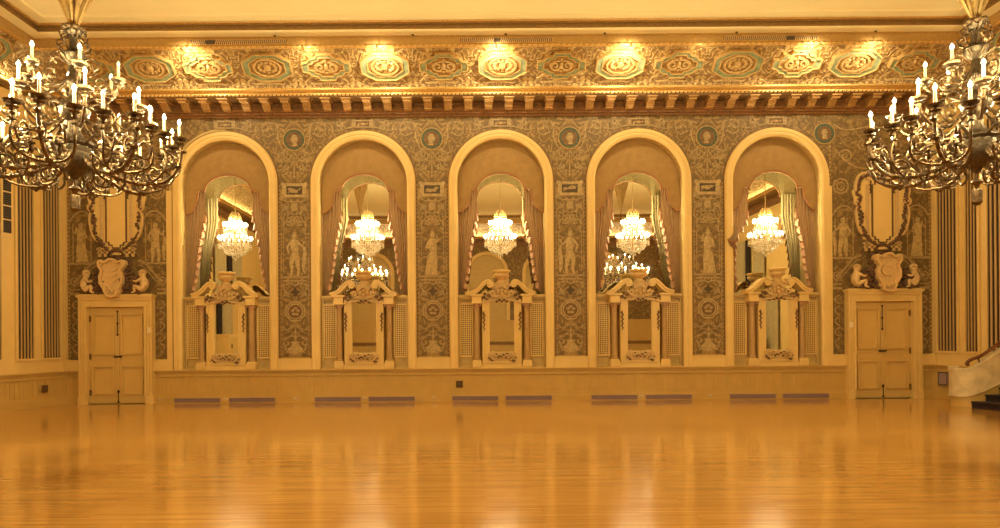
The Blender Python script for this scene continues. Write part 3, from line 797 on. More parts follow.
# tall mirror filling the back of the niche
def make_arch_mirror(label, cx):
    t = thing('arched_mirror', label, 'mirror', (cx, NB-.012, ZL), group='tall arched mirrors in the niches')
    P = [(-1.05, 0), (1.05, 0)]+circ(0, ZS-ZL, 1.05, n=24, a0=0, a1=pi)
    q = MB(); q.prism(P, -.012, .0); fixn(q.build('glass', 'mirror_glass', t))
    q = MB(); Q = [(-1.075, -.02), (1.075, -.02)]+circ(0, ZS-ZL, 1.075, n=24, a0=0, a1=pi); q.ring(Q, P, -.022, .0); fixn(q.build('frame', 'niche_paint', t))
    return t
# fabric valance with scooped sides and arched opening
def valance_outline(sc_=1.0):
    low = crom([(-1.085, 4.74), (-.98, 4.76), (-.88, 4.86), (-.80, 5.02), (-.755, 5.22), (-.74, 5.31)], 5)+[(-.72, 5.335), (-.63, 5.335), (-.615, 5.30)]
    arch = [(-.605*cos(a), 5.27+.455*sin(a)) for a in [pi*k/24 for k in range(0, 25)]]
    L = low+arch+[(-u, v) for u, v in reversed(low)]
    return L
def make_valance(label, cx):
    t = thing('arched_valance', label, 'valance', (cx, .17, 0), group='tan fabric valances in the arches')
    L = valance_outline(); top = circ(0, ZS, 1.085, n=30, a0=0, a1=pi)
    q = MB(); n = len(L)
    # bridge lower edge to the arch curve
    U = []
    tot = [0]
    for i in range(n):
        u, v = L[i]
        a = pi - pi*i/(n-1)
        U.append((1.085*cos(a), ZS+1.085*sin(a)))
    U[0] = (-1.085, ZS); U[-1] = (1.085, ZS)
    R = 6; vs = []
    for j in range(R+1):
        for i in range(n):
            f_ = j/R; x_ = L[i][0]*(1-f_)+U[i][0]*f_; z_ = L[i][1]*(1-f_)+U[i][1]*f_
            vs.append((x_, -.05*sin(pi*f_)*.5, z_))
    fs = [(j*n+i, j*n+i+1, (j+1)*n+i+1, (j+1)*n+i) for j in range(R) for i in range(n-1)]
    q.add(vs, fs)
    V_ = q.build('cloth', 'fabric_valance', t, smooth=True)
    q = MB(); q.add([(a, b+.02, c) for a, b, c in vs], [f[::-1] for f in fs]); q.build('lining', 'fabric_lining', V_, smooth=True)
    q = MB(); q.tube([(u, -.02, v) for u, v in L], .017, 6); q.tube([(u*.985, -.008, v+.035*(1 if abs(u) < .61 else .6)) for u, v in L], .008, 5); q.build('piping', 'piping_trim', t, smooth=True)
    return t
def drape_edge(z, var=0):
    P = [(2.70, .985), (2.85, .94), (3.2, .86), (3.4, .83), (3.8, .79), (4.05, .75), (4.4, .66), (4.7, .60), (5.33, .60)]
    if var: P = [(2.70, .90), (2.85, .92), (3.2, .98), (3.6, 1.03), (3.85, 1.08), (4.05, 1.04), (4.2, .90), (4.4, .74), (4.7, .62), (5.33, .60)]
    for (a, b), (c, d) in zip(P, P[1:]):
        if z <= c: return b+(d-b)*(z-a)/(c-a)
    return P[-1][1]
def make_drape(label, cx, s_, var=0):
    t = thing('gathered_drape', label, 'curtain', (cx, .235, ZL), group='gathered drapes in the arches')
    q = MB(); nu, nv = 44, 30; vs = []
    for j in range(nv+1):
        z = 2.68+(5.33-2.68)*j/nv
        e = drape_edge(z, var); o_ = 1.082; fw = 0
        if var: o_ += .17*math.exp(-((z-3.93)/.17)**2)-.06*max(0, (3.5-z)); fw = -.36*math.exp(-((z-3.95)/.45)**2)
        for i in range(nu+1):
            f_ = i/nu; x_ = o_+(e-o_)*f_
            g = .022*sin(f_*2*pi*6.5+.3*sin(z*1.7))+.008*sin(f_*31+z)
            vs.append((s_*x_, g*(1 if not var else .7)+fw, z-ZL))
    fs = [(j*(nu+1)+i, j*(nu+1)+i+1, (j+1)*(nu+1)+i+1, (j+1)*(nu+1)+i) for j in range(nv) for i in range(nu)]
    if s_ > 0: fs = [f[::-1] for f in fs]
    q.add(vs, fs)
    V_ = q.build('cloth', 'fabric_drape', t, smooth=True)
    q = MB(); q.add([(a, b+.012, c) for a, b, c in vs], [f[::-1] for f in fs]); q.build('lining', 'fabric_lining', V_, smooth=True)
    # cascading ruffle down the inner edge
    q = MB(); vs = []; nv = 110; nu = 7
    z1 = 4.82 if not var else 4.75
    for j in range(nv+1):
        z = 2.75+(z1-2.75)*j/nv; e = drape_edge(z, var)
        amp = .075*min(1, (z1-z)/.6); fw = -.36*math.exp(-((z-3.95)/.45)**2) if var else 0
        for i in range(nu+1):
            f_ = i/nu
            x_ = e+.02-.0*f_ - f_*(.045+.035*(.5+.5*sin(z*33+.7*sin(z*3)))*min(1, (z1-z)/.4+.2))
            y_ = fw-.03-amp*sin(z*33+f_*2.2)*f_
            vs.append((s_*x_, y_, z-ZL-.05*f_*sin(z*33+1)))
    fs = [(j*(nu+1)+i, j*(nu+1)+i+1, (j+1)*(nu+1)+i+1, (j+1)*(nu+1)+i) for j in range(nv) for i in range(nu)]
    if s_ > 0: fs = [f[::-1] for f in fs]
    q.add(vs, fs); q.add([(a, b+.008, c) for a, b, c in vs], [f[::-1] for f in fs])
    q.build('ruffled_edge', 'fabric_ruffle', t, smooth=True)
    if var:
        q = MB(); q.tube(crom([(s_*1.26,-.36,3.98-ZL), (s_*1.20,-.42,3.90-ZL), (s_*1.06,-.42,3.92-ZL), (s_*1.02,-.34,3.98-ZL)], 5), .022, 6); q.build('tieback', 'piping_trim', t, smooth=True)
    return t
# half crystal chandelier fixed against the mirror glass
def make_half_chandelier(label, cx):
    zc = 4.20; y0 = NB-.03
    t = thing('crystal_wall_chandelier', label, 'chandelier', (cx, y0, zc), group='half crystal chandeliers against the mirrors')
    H = lambda mb, prof, n=14: mb.lathe(prof, (0,0,0), n, a0=pi, a1=2*pi)
    q = MB(); H(q, [(.0,.56), (.012,.55), (.012,.48), (.05,.45), (.07,.42), (.03,.40), (.02,.30), (.035,.26), (.05,.2), (.03,.14), (.025,0), (.05,-.05), (.06,-.12), (.02,-.2), (.015,-.40), (.0,-.42)])
    q.build('stem', 'gold_leaf', t, smooth=True)
    q = MB()
    for r, z in ((.11, .56), (.16, .50)):
        q.tube([(r*cos(pi+pi*k/12), r*sin(pi+pi*k/12), z) for k in range(13)], .008, 5)
    for k in range(7):
        a = pi+pi*k/6; q.tube([(.16*cos(a), .16*sin(a), .50), (.13*cos(a), .13*sin(a), .60), (.07*cos(a), .07*sin(a), .69)], [.010,.014,.006], 5)
    q.tube([(0,-.01,.5), (0,-.01,1.60)], .006, 5)
    q.build('crown', 'gold_leaf', t, smooth=True)
    q = MB()
    for r, z in ((.34, -.12), (.29, -.26), (.24, .20)):
        q.tube([(r*cos(pi+pi*k/18), r*sin(pi+pi*k/18), z) for k in range(19)], .010, 5)
    q.build('ring', 'gold_leaf', t, smooth=True)
    rr = random.Random(5)
    # arms with candle bulbs
    tiers = [(.41, -.15, 10), (.29, .20, 8)]
    for (r, z, n) in tiers:
        for k in range(n):
            a = pi+pi*(k+.5)/n
            A = lambda rr_, zz: (rr_*cos(a), rr_*sin(a), zz)
            q = MB(); q.tube([A(.03,z+.02), A(.12,z-.05), A(.28*r/.44,z-.07), A(r*.92,z-.03), A(r,z+.03)], .008, 5)
            q.lathe([(0,z+.02), (.030,z+.035), (.034,z+.045), (.010,z+.05)], A(r,0)[:2]+(0,), 8)
            g = q.build('arm', 'gold_leaf', t, smooth=True)
            q = MB(); q.tube([A(r,z+.045), A(r,z+.13)], .010, 6); q.build('candle', 'candle_sleeve', g)
            q = MB(); q.ball((r*cos(a), r*sin(a), z+.160), .021, 8, (1,1,1.9)); q.build('bulb', 'half_bulb', g, smooth=True)
    q = MB()
    def drop(x_, y_, z_, L):
        q.add([(x_,y_,z_), (x_+L*.3,y_,z_-L*.6), (x_,y_+L*.3,z_-L*.6), (x_-L*.3,y_,z_-L*.6), (x_,y_-L*.3,z_-L*.6), (x_,y_,z_-L)],
              [(0,1,4),(0,2,1),(0,3,2),(0,4,3),(5,4,1),(5,1,2),(5,2,3),(5,3,4)])
    for (r, z, n) in tiers:
        for k in range(n*2+1):
            a = pi+pi*k/(n*2)
            for j, rr_ in enumerate((r, r*.8)):
                for i in range(2): drop(rr_*cos(a), rr_*sin(a), z-.02-.06*i-.03*j+.02*rr.random(), .05)
    for k in range(17):                      # strands from crown to the upper ring, then down to the basket
        a = pi+pi*k/16
        for i in range(7):
            f_ = i/6; r = .14+.13*f_**1.6; drop(r*cos(a), r*sin(a), .47-.26*f_**.8, .04)
        for i in range(6):
            f_ = i/5; r = .25+.09*f_; drop(r*cos(a), r*sin(a), .17-.26*f_, .05)
        for i in range(9):
            f_ = i/8; r = .34*math.sqrt(max(0, 1-(f_*.85)**2)); r *= .85+.2*rr.random(); drop(r*cos(a), r*sin(a), -.16-.26*f_+.06*rr.random(), .055+.02*rr.random())
    drop(0, -.02, -.50, .08); drop(.05, -.04, -.46, .06); drop(-.05, -.04, -.46, .06)
    q.build('crystal_drops', 'crystal', t)
    return t
# lower console: lattice panels, columns, swan-neck pediment, small framed mirror
def make_console(label, cx):
    t = thing('mirror_console', label, 'console', (cx, 0, ZD), group='carved consoles with small mirrors')
    B = -ZD
    q = MB()
    q.box(-1.085, 1.085, .16, .22, 0, ZL+B); q.box(-1.085, 1.085, .06, .16, 0, .06)
    q.box(-1.085, 1.085, .05, NB-.05, ZL+B-.03, ZL+B)            # shelf behind the pediment
    q.box(-1.085, 1.085, .03, .18, ZL+B-.07, ZL+B-.03); q.box(-1.085, 1.085, .09, .18, ZL+B-.12, ZL+B-.07)
    q.box(-1.085, -1.04, .10, .18, .06, 1.72); q.box(1.04, 1.085, .10, .18, .06, 1.72)
    q.build('backing', 'niche_paint', t)
    for s_ in (-1, 1):
        x0, x1 = (.745, 1.025) if s_ > 0 else (-1.025, -.745)
        q = MB(); q.box(x0, x1, .145, .162, 1.13+B, 2.42+B); L = q.build('lattice_panel', 'grille_dark', t)
        q = MB(); q.ring(rect(x0-.03, x1+.03, 1.10+B, 2.45+B), rect(x0, x1, 1.13+B, 2.42+B), .11, .16)
        for k in range(7): q.box(x0+.0+k*.0465-.0095, x0+k*.0465+.0095, .125, .145, 1.13+B, 2.42+B)
        for k in range(28): q.box(x0, x1, .122, .142, 1.13+B+k*.0478-.009, 1.13+B+k*.0478+.009)
        q.build('lattice', 'cream_paint', L)
        c = s_*.625
        # pedestal, column, capital, entablature block
        q = MB(); q.bbox(c-.12, c+.12, -.10, .16, 0, .16, .01); q.bbox(c-.105, c+.105, -.085, .16, .16, .20, .01); q.bbox(c-.12, c+.12, -.10, .16, .0, .04, .005); q.build('pedestal', 'cream_paint', t)
        q = MB(); q.lathe([(.095,.20), (.10,.215), (.095,.235), (.078,.245), (.078,.27), (.072,.60), (.066,1.45), (.075,1.455), (.075,1.475)], (c, .01, 0), 20); q.box(c-.055, c+.055, .01, .16, .2, 1.48); q.build('column', 'column_paint', t, smooth=True)
        q = MB(); q.lathe([(.07,1.475), (.075,1.50), (.10,1.56), (.095,1.59)], (c, .01, 0), 16, lobes=16, lobe=.12); q.box(c-.105, c+.105, -.10, .16, 1.585, 1.61)
        for k in (-1, 1): q.tube([(c+k*.09, -.10, 1.565), (c+k*.09, .08, 1.565)], .025, 8)
        q.build('capital', 'capital_rose', t, smooth=True)
        q = MB(); q.bbox(c-.12, c+.12, -.12, .18, 1.61, 1.78, .008); q.box(c-.14, c+.14, -.15, .18, 1.78, 1.80); q.box(c-.16, c+.16, -.17, .18, 1.80, 1.835); q.box(c-.13, c+.13, -.13, .18, 1.61, 1.635); q.build('entablature_block', 'cream_paint', t)
        # swan neck
        q = MB()
        path = bez([(.83, 1.85), (.66, 1.86), (.52, 1.95), (.50, 2.12), (.36, 2.20), (.27, 2.13)], 16)
        q.ribbon([(s_*u, v) for u, v in path], [.09]*4+[.10]*13, -.13, .14)
        q.ribbon([(s_*u, v+.035) for u, v in path], .035, -.17, .14)
        sp_ = [(s_*u, v) for u, v in spiral(.30, 2.08, .085, .015, 1.6, pi/2, 1)]
        q.ribbon(sp_, .035, -.17, -.02); q.lathe([(0,-.175), (.03,-.17), (.03,-.1)], (s_*.30, 0, 2.08), 10, axis='y')
        q.build('swan_neck', 'cream_paint', t)
    # frame of the small mirror
    q = MB(); q.ring(rect(-.49,.49,.10,1.73), rect(-.31,.31,.40,1.675), -.05, .16)
    q.ring(rect(-.48,.48,.12,1.70), rect(-.43,.43,.17,1.66), -.075, -.05); q.ring(rect(-.345,.345,.365,1.71), rect(-.31,.31,.40,1.675), -.07, -.04)
    q.box(-.52, .52, -.06, .16, 0, .10)
    q.build('mirror_frame', 'cream_paint', t)
    q = MB(); q.quad((-.315,.0,.395), (.315,.0,.395), (.315,.0,1.68), (-.315,.0,1.68)); q.build('mirror_glass', 'mirror_glass', t)
    # crest over the mirror
    q = MB()
    q.prism([(-.46,1.68), (.46,1.68), (.42,1.72), (.26,1.78), (.17,1.92), (.20,2.06), (.10,2.14), (-.10,2.14), (-.20,2.06), (-.17,1.92), (-.26,1.78), (-.42,1.72)], -.05, .12)
    for s_ in (-1, 1):
        f2 = lambda P: [(s_*u, v) for u, v in P]
        q.ribbon(f2(bez([(.02,1.66), (.2,1.75), (.3,1.64), (.46,1.70), (.50,1.60)], 12)), [.05]*13, -.11, .0)
        q.ribbon(f2(spiral(.24, 1.86, .08, .02, 1.4, 0, 1)), .035, -.12, 0); q.ribbon(f2(spiral(.12, 2.02, .08, .02, 1.3, 0, 1)), .03, -.12, 0)
        q.ball((s_*.09, -.08, 1.90), .05, 8, (1,.7,1.5)); q.ball((s_*.17, -.08, 1.78), .05, 8, (1.3,.7,.8)); q.ball((s_*.38, -.06, 1.76), .045, 8, (1.4,.7,.8))
    for k in range(7):
        a = pi*(k+.5)/7; q.ribbon([(.03*cos(a), 1.98+.03*sin(a)), (.13*cos(a), 1.98+.15*sin(a))], [.012,.05], -.13, -.04)
    q.ball((0, -.09, 1.94), .05, 8); q.ball((0, -.09, 1.84), .045, 8, (1,.8,1.4))
    q.build('crest', 'carved_plaster', t, smooth=True)
    q = MB()
    for s_ in (-1, 1):
        for u, v, r in ((.06,1.69,.035), (.13,1.66,.03), (.34,1.80,.04), (.42,1.84,.035), (.45,1.76,.04), (.38,1.70,.025), (.28,1.93,.02)): q.ball((s_*u, -.12, v), r, 6, (1.2,.6,.9))
    q.ball((0, -.13, 1.66), .03, 6)
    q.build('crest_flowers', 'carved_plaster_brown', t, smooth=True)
    for s_ in (-1, 1):
        q = MB()
        for k in range(8): q.ball((s_*(.447+.012*(-1)**k), -.09, 1.36-.055*k), .033-.0015*k, 6, (1,.6,1))
        q.tube([(s_*.447,-.08,1.42), (s_*.447,-.08,.92)], .008, 5); q.build('garland', 'carved_plaster_brown', t, smooth=True)
    q = MB(); rr = random.Random(11)
    for s_ in (-1, 1):
        for k in range(12): q.ball((s_*(.03+.027*k), -.10-.02*rr.random(), .20+.05*math.sin(k*.55)+.13*rr.random()), .018+.012*rr.random(), 6, (1.3,.6,.9))
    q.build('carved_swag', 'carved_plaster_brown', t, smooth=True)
    q = MB()
    q.prism([(-.34,.12), (.34,.12), (.38,.24), (.34,.38), (.22,.43), (.12,.36), (0,.40), (-.12,.36), (-.22,.43), (-.34,.38), (-.38,.24)], -.075, -.02)
    for s_ in (-1, 1):
        q.ribbon([(s_*u, v) for u, v in spiral(.24, .29, .09, .02, 1.3, pi, -1)], .035, -.12, -.05)
        for k in range(6): q.ball((s_*(.05+.055*k), -.11, .26+.06*sin(k*1.7)), .03, 6, (1.3,.6,.8))
    q.build('swag_ground', 'carved_plaster', t, smooth=True)
    return t
def make_urn(label, cx):
    t = thing('footed_urn', label, 'urn', (cx, -.0, 2.965), group='urns on the consoles')
    q = MB(); q.lathe([(0,-.02), (.13,-.02), (.13,.02), (.09,.04), (.08,.06), (.13,.09), (.18,.13), (.195,.17), (.185,.20), (.15,.22)], (0,0,0), 20, lobes=14, lobe=.05); q.build('bowl', 'carved_plaster', t, smooth=True)
    q = MB(); q.lathe([(.15,.22), (.20,.235), (.225,.26), (.23,.285), (.21,.295), (.17,.28), (0,.27)], (0,0,0), 24); q.build('rim', 'cream_paint', t, smooth=True)
    return t
LM, LV, LH, LC, LU = [[f % a for a in ARCH] for f in ('tall arched mirror at the back of %s', 'tan fabric valance with piped arched edge in %s', 'bright crystal chandelier with two tiers of bulbs hanging before the mirror in %s', 'cream carved console with small mirror and curling pediment in %s', 'wide cream plaster urn on the pediment in %s')]
protos = None
for i, cx in enumerate(ACX):
    if protos is None:
        protos = [make_arch_mirror(LM[0], cx), make_valance(LV[0], cx), make_half_chandelier(LH[0], cx), make_console(LC[0], cx), make_urn(LU[0], cx),
                  make_drape('rosy tan gathered drape at the left side of '+ARCH[0], cx, -1), make_drape('rosy tan gathered drape at the right side of '+ARCH[0], cx, 1)]
    else:
        L = [LM[i], LV[i], LH[i], LC[i], LU[i], 'rosy tan gathered drape at the left side of '+ARCH[i], 'rosy tan gathered drape at the right side of '+ARCH[i]]
        for j, p_ in enumerate(protos):
            if i == 4 and j == 5:
                make_drape('rosy tan drape tied back to the left jamb in '+ARCH[4], cx, -1, 1); continue
            place_copy(p_, (cx, p_.location.y, p_.location.z), L[j])
    for a in (pi*1.214, pi*1.5, pi*1.786): lamp('bulb_light', 'POINT', (cx+.29*cos(a), NB-.03+.29*sin(a), 4.61), P_HALF/3, .012)

# ------------------------------------------------------------------ double doors with casings
def make_doorway(sg, n):
    r = bpy.data.objects.new('door_%d' % n, None); COL.objects.link(r); r.location = (sg*DX, 0, 0); r['kind'] = 'structure'
    q = MB()
    q.ring([(-.91,0), (.91,0), (.91,2.67), (-.91,2.67)], [(-.715,-.0), (.715,-.0), (.715,2.41), (-.715,2.41)], -.15, 0)
    for s_ in (-1, 1):
        a, b = sorted((s_*.91, s_*.865)); q.box(a, b, -.19, -.15, .20, 2.58)
        a, b = sorted((s_*.765, s_*.715)); q.box(a, b, -.18, -.15, .20, 2.41)
        a, b = sorted((s_*.835, s_*.80)); q.box(a, b, -.165, -.15, .20, 2.52)
        a, b = sorted((s_*.925, s_*.77)); q.box(a, b, -.20, 0, 0, .20)
    q.box(-.91, .91, -.19, -.15, 2.58, 2.64); q.box(-.765, .765, -.18, -.15, 2.41, 2.46)
    q.box(-.93, .93, -.21, 0, 2.64, 2.67); q.box(-.955, .955, -.23, 0, 2.67, 2.70)
    q.prism([(-.94, 2.70), (.94, 2.70), (.84, 2.73), (-.84, 2.73)], -.20, 0)
    q.build('casing', 'cream_paint', r)
    for s_ in (-1, 1):
        L = MB(); x0, x1 = sorted((s_*.004, s_*.71))
        L.box(x0, x1, -.035, 0, .01, 2.425)
        def panel(mb, z0, z1):
            a, b = x0+.11, x1-.11
            mb.ring(rect(a-.025, b+.025, z0-.025, z1+.025), rect(a+.005, b-.005, z0+.005, z1-.005), -.085, -.03); mb.ring(rect(a+.01, b-.01, z0+.01, z1-.01), rect(a+.035, b-.035, z0+.035, z1-.035), -.05, -.03)
            mb.ring(rect(a, b, z0, z1), rect(a+.01, b-.01, z0+.01, z1-.01), -.04, -.03)
        panel(L, .26, .92); panel(L, 1.02, 1.12) if False else L.ring(rect(x0+.09, x1-.09, 1.00, 1.13), rect(x0+.105, x1-.105, 1.015, 1.115), -.05, -.03); panel(L, 1.25, 2.22)
        D = L.build('door_leaf', 'door_paint', r)
        for z in (.28, 1.18, 2.12):
            h = MB(); h.tube([(s_*.712,-.05,z-.08), (s_*.712,-.05,z+.08)], .014, 8); h.box(*sorted((s_*.675, s_*.71)), -.045, -.03, z-.07, z+.07); h.build('hinge', 'gilt_dark', D)
    b = MB(); b.box(-.03, .03, -.055, -.03, .01, 2.42); b.build('meeting_stile', 'door_paint', r)
    b = MB(); b.tube([(-.005,-.07,1.72), (-.005,-.07,2.32)], .010, 6)
    for z in (1.72, 2.0, 2.30): b.box(-.022, .015, -.08, -.055, z-.02, z+.02)
    b.build('surface_bolt', 'black_metal', r)
    b = MB(); b.tube([(.01,-.07,.03), (.01,-.07,.34)], .010, 6); b.box(-.012, .03, -.08, -.055, .28, .34); b.box(-.012, .03, -.08, -.055, .03, .07); b.build('foot_bolt', 'black_metal', r)
    b = MB(); b.bbox(-.09, .09, -.085, -.05, 1.155, 1.205, .01); b.tube([(-.07,-.12,1.18), (.07,-.12,1.18)], .014, 8)
    for k in (-1, 1): b.tube([(k*.06,-.12,1.18), (k*.06,-.06,1.18)], .010, 6)
    b.build('door_handle', 'bronze_dark', r, smooth=True)
make_doorway(-1, 1); make_doorway(1, 2)
for sg, lab in ((-1, 'small cream light switch on the right side of the left door casing'), (1, 'small cream light switch on the left side of the right door casing')):
    t = thing('light_switch', lab, 'switch', (sg*(DX-.84), -.191, 1.83), group=None)
    q = MB(); q.bbox(-.05, .05, -.012, 0.0, -.07, .07, .006); q.build('cover_plate', 'switch_ivory', t)
    q = MB(); q.box(-.012, .012, -.028, -.01, -.02, .02); q.build('toggle', 'switch_ivory', t)

# ------------------------------------------------------------------ carved group and cartouche over each door
def skin_body(name, mat, parent, joints, bones, radii, loc, mirror=1):
    me = bpy.data.meshes.new(name); me.from_pydata([(mirror*x, y, z) for x, y, z in joints], bones, [])
    o = bpy.data.objects.new(name, me); COL.objects.link(o); o.parent = parent; o.location = loc
    o.modifiers.new('skin', 'SKIN'); me.skin_vertices.new() if hasattr(me.skin_vertices, 'new') else None
    return o
def grown_body(name, mat, parent, joints, bones, radii, loc, mirror=1):
    """one continuous body grown from a skeleton; evaluated to a plain mesh"""
    import bmesh
    bm = bmesh.new(); lay = bm.verts.layers.skin.verify(); V = []
    for (x, y, z), r in zip(joints, radii):
        v = bm.verts.new((mirror*x, y, z)); v[lay].radius = (r, r); V.append(v)
    V[0][lay].use_root = True
    for a, b in bones: bm.edges.new((V[a], V[b]))
    me = bpy.data.meshes.new(name); bm.to_mesh(me); bm.free()
    o = bpy.data.objects.new(name+'_skeleton', me); COL.objects.link(o)
    o.modifiers.new('skin', 'SKIN'); s_ = o.modifiers.new('sub', 'SUBSURF'); s_.levels = 2; s_.render_levels = 2
    dg = bpy.context.evaluated_depsgraph_get(); dg.update()
    me2 = bpy.data.meshes.new_from_object(o.evaluated_get(dg)); me2.name = name
    bpy.data.objects.remove(o); me2.materials.clear(); me2.materials.append(MAT[mat])
    me2.polygons.foreach_set('use_smooth', [True]*len(me2.polygons))
    c = bpy.data.objects.new(name, me2); COL.objects.link(c); c.parent = parent; c.location = loc
    return c
# putto sitting sideways, facing the shield (towards +X), knees drawn up
J = [(0,0,.10), (.01,0,.19), (.03,0,.29), (.045,0,.345), (.055,-.01,.41), (.060,-.015,.44),      # pelvis, waist, chest, neck, head, brow
     (.06,-.07,.30), (.14,-.10,.24), (.21,-.07,.27), (.06,.05,.30), (.14,.06,.26), (.21,.03,.30),  # arms
     (.06,-.06,.09), (.19,-.08,.17), (.17,-.08,.04), (.24,-.09,.02), (.05,.05,.09), (.17,.05,.14), (.10,.06,.03), (.17,.06,.02)]
BN = [(0,1), (1,2), (2,3), (3,4), (4,5), (2,6), (6,7), (7,8), (2,9), (9,10), (10,11), (0,12), (12,13), (13,14), (14,15), (0,16), (16,17), (17,18), (18,19)]
RD = [.09, .085, .085, .045, .080, .068, .035, .026, .018, .035, .026, .018, .058, .042, .028, .018, .058, .042, .028, .018]
def overdoor(sg, label):
    t = thing('overdoor_carving', label, 'sculpture', (sg*DX, -.16, 2.73))
    # shield with curled edges
    q = MB()
    P = [(0,-.08), (.12,-.05), (.16,.10), (.26,.26), (.27,.42), (.22,.56), (.30,.68), (.27,.80), (.14,.76), (.05,.84)]
    P = P+[(-u, v) for u, v in reversed(P)]
    q.prism(P[:-1] if P[0] == P[-1] else P, -.12, .08)
    S = fixn(q.build('shield', 'cherub_plaster', t))
    q = MB()
    q.ribbon(P+[P[0]], .05, -.22, -.08)
    for s_ in (-1, 1):
        q.ribbon([(s_*u, v) for u, v in spiral(.27, .74, .09, .02, 1.3, pi, -1)], .035, -.18, -.05); q.ribbon([(s_*u, v) for u, v in spiral(.13, .08, .08, .02, 1.3, pi/2, -1)], .035, -.18, -.05)
    if sg < 0:
        for a, b in (((-.12,.55), (.14,.62)), ((-.14,.40), (.12,.48)), ((-.10,.25), (.13,.36))): q.ribbon([a, ((a[0]+b[0])/2, (a[1]+b[1])/2-.03), b], .04, -.15, -.08)
    else:
        q.ribbon(spiral(.0, .42, .16, .05, .9, pi/3, 1), .06, -.16, -.08); q.ball((.06,-.13,.36), .07, 8, (1,.5,1.3))
    q.ball((0, -.13, .06), .06, 8)
    q.build('scrolled_rim', 'cherub_plaster', S)
    for s_ in (-1, 1):
        c = grown_body('cherub', 'cherub_plaster', t, J, BN, RD, (s_*-.76, -.02, .0), mirror=s_)
        c.scale = (1.28, 1.2, 1.2)
        h = MB()
        for k in range(22):
            a = 2.4*k; e = .25+1.3*k/22; h.ball((s_*(.048+.062*cos(e)*cos(a)), -.01+.062*cos(e)*sin(a), .422+.062*sin(e)), .024, 6)
        h.build('curly_hair', 'cherub_plaster', c, smooth=True)
    rr = random.Random(3+sg); q = MB()
    for s_ in (-1, 1):
        for k in range(120):
            u = .18+.46*rr.random(); v = rr.random()*(.58-.75*abs(u-.30))+.01
            q.ball((s_*u, -.03-.06*rr.random(), v), .032+.024*rr.random(), 6, (1.3,.9,.8))
        for k in range(26): q.ball((s_*(.32+.05*sin(k*.9)), -.03, .30+.022*k), .035, 6, (1.1,.6,1))
    for k in range(14): q.ball((-.17+.026*k, -.05, .80+.10*sin(pi*k/13)), .045, 6, (1.2,.8,.9))
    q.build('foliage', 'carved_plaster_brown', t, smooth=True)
def cartouche(sg, label):
    z0 = 3.70; t = thing('carved_cartouche', label, 'wall ornament', (sg*DX, -.03, z0))
    half = [(0,0), (.12,.02), (.16,.10), (.26,.12), (.28,.22), (.38,.26), (.40,.42), (.50,.55), (.54,.80), (.48,1.0), (.56,1.2), (.62,1.45), (.52,1.62), (.50,1.80), (.38,1.93), (.26,1.98), (.16,2.08), (0,2.10)]
    half = [(u*1.18, v) for u, v in half]
    O = half+[(-u, v) for u, v in reversed(half[1:-1])]
    q = MB(); q.prism(O, -.05, 0); fixn(q.build('cream_board', 'cream_paint', t))
    pin = [(-.18,.32), (-.18,.25), (-.10,.25), (-.10,.18), (.10,.18), (.10,.25), (.18,.25), (.18,.32), (.25,.32), (.25,1.62), (.18,1.62), (.18,1.72), (.08,1.72), (0,1.64), (-.08,1.72), (-.18,1.72), (-.18,1.62), (-.25,1.62), (-.25,.32)]
    q = MB(); q.prism([(u*.94, .02+v*.985) for u, v in pin], -.062, -.045); B = fixn(q.build('field', 'cream_paint', t))
    q = MB(); q.ribbon(pin+[pin[0]], .028, -.085, -.045); q.build('field_border', 'carved_plaster_brown', t)
    q = MB()
    for s_ in (-1, 1):
        q.tube([(s_*.37,-.06,.40), (s_*.37,-.06,1.62)], .020, 6); q.tube([(s_*.33,-.055,.36), (s_*.33,-.055,1.66)], .010, 5)
        for k in range(26): q.ball((s_*.405, -.06, .46+.046*k), .016, 4)
        for z_ in (.30,): q.box(*sorted((s_*.16, s_*.46)), -.09, -.04, .04, .09); q.box(*sorted((s_*.24, s_*.30)), -.09, -.04, -.04, .24); q.box(*sorted((s_*.38, s_*.44)), -.09, -.04, -.04, .20); q.box(*sorted((s_*.20, s_*.48)), -.09, -.04, .14, .18)
        q.ribbon([(s_*u, v) for u, v in bez([(.34,1.72), (.40,2.04), (.64,1.95), (.70,1.6), (.66,1.45)], 12)], .06, -.09, -.03)
        q.ribbon([(s_*u, v) for u, v in spiral(.22, 2.0, .12, .02, 1.4, pi, -1)], .035, -.11, -.03)
        q.ribbon([(s_*u, v) for u, v in spiral(.60, 1.20, .11, .02, 1.4, -pi/2, 1)], .04, -.10, -.03)
        q.ribbon([(s_*u, v) for u, v in bez([(.60,1.1), (.74,.9), (.58,.7), (.66,.5), (.46,.35)], 12)], .05, -.09, -.03)
    q.build('scroll_moulding', 'carved_plaster', t, smooth=True)
    q = MB(); rr = random.Random(8+sg)
    for s_ in (-1, 1):
        path = crom([(.10,2.02), (.30,1.86), (.50,1.74), (.54,1.5), (.50,1.3), (.52,1.1), (.46,.85), (.48,.65), (.40,.42), (.30,.26), (.18,.14)], 5)
        for (u, v) in path:
            if rr.random() < .95: q.ball((s_*(u*1.15+.07*(rr.random()-.5)), -.08, v+.02*(rr.random()-.5)), .036+.024*rr.random(), 6, (1.1,.8,.9))
        for k in range(6): q.ribbon([(s_*u, v) for u, v in [(.29+.012*(-1)**k, 1.72-.055*k), (.29-.012*(-1)**k, 1.67-.055*k)]], .02, -.09, -.04)
    for k in range(20): a = 2*pi*k/20; q.ball((.17*cos(a), -.07, .02+.10*sin(a)), .05, 6, (1,.7,1))
    for k in range(10): q.ball((-.16+.035*k, -.09, 2.04+.03*sin(k*1.3)), .035, 6)
    q.build('carved_garland', 'carved_plaster_brown', t, smooth=True)
overdoor(-1, 'carved shield with two seated cherubs on the left door casing'); overdoor(1, 'carved shield with two seated cherubs on the right door casing')
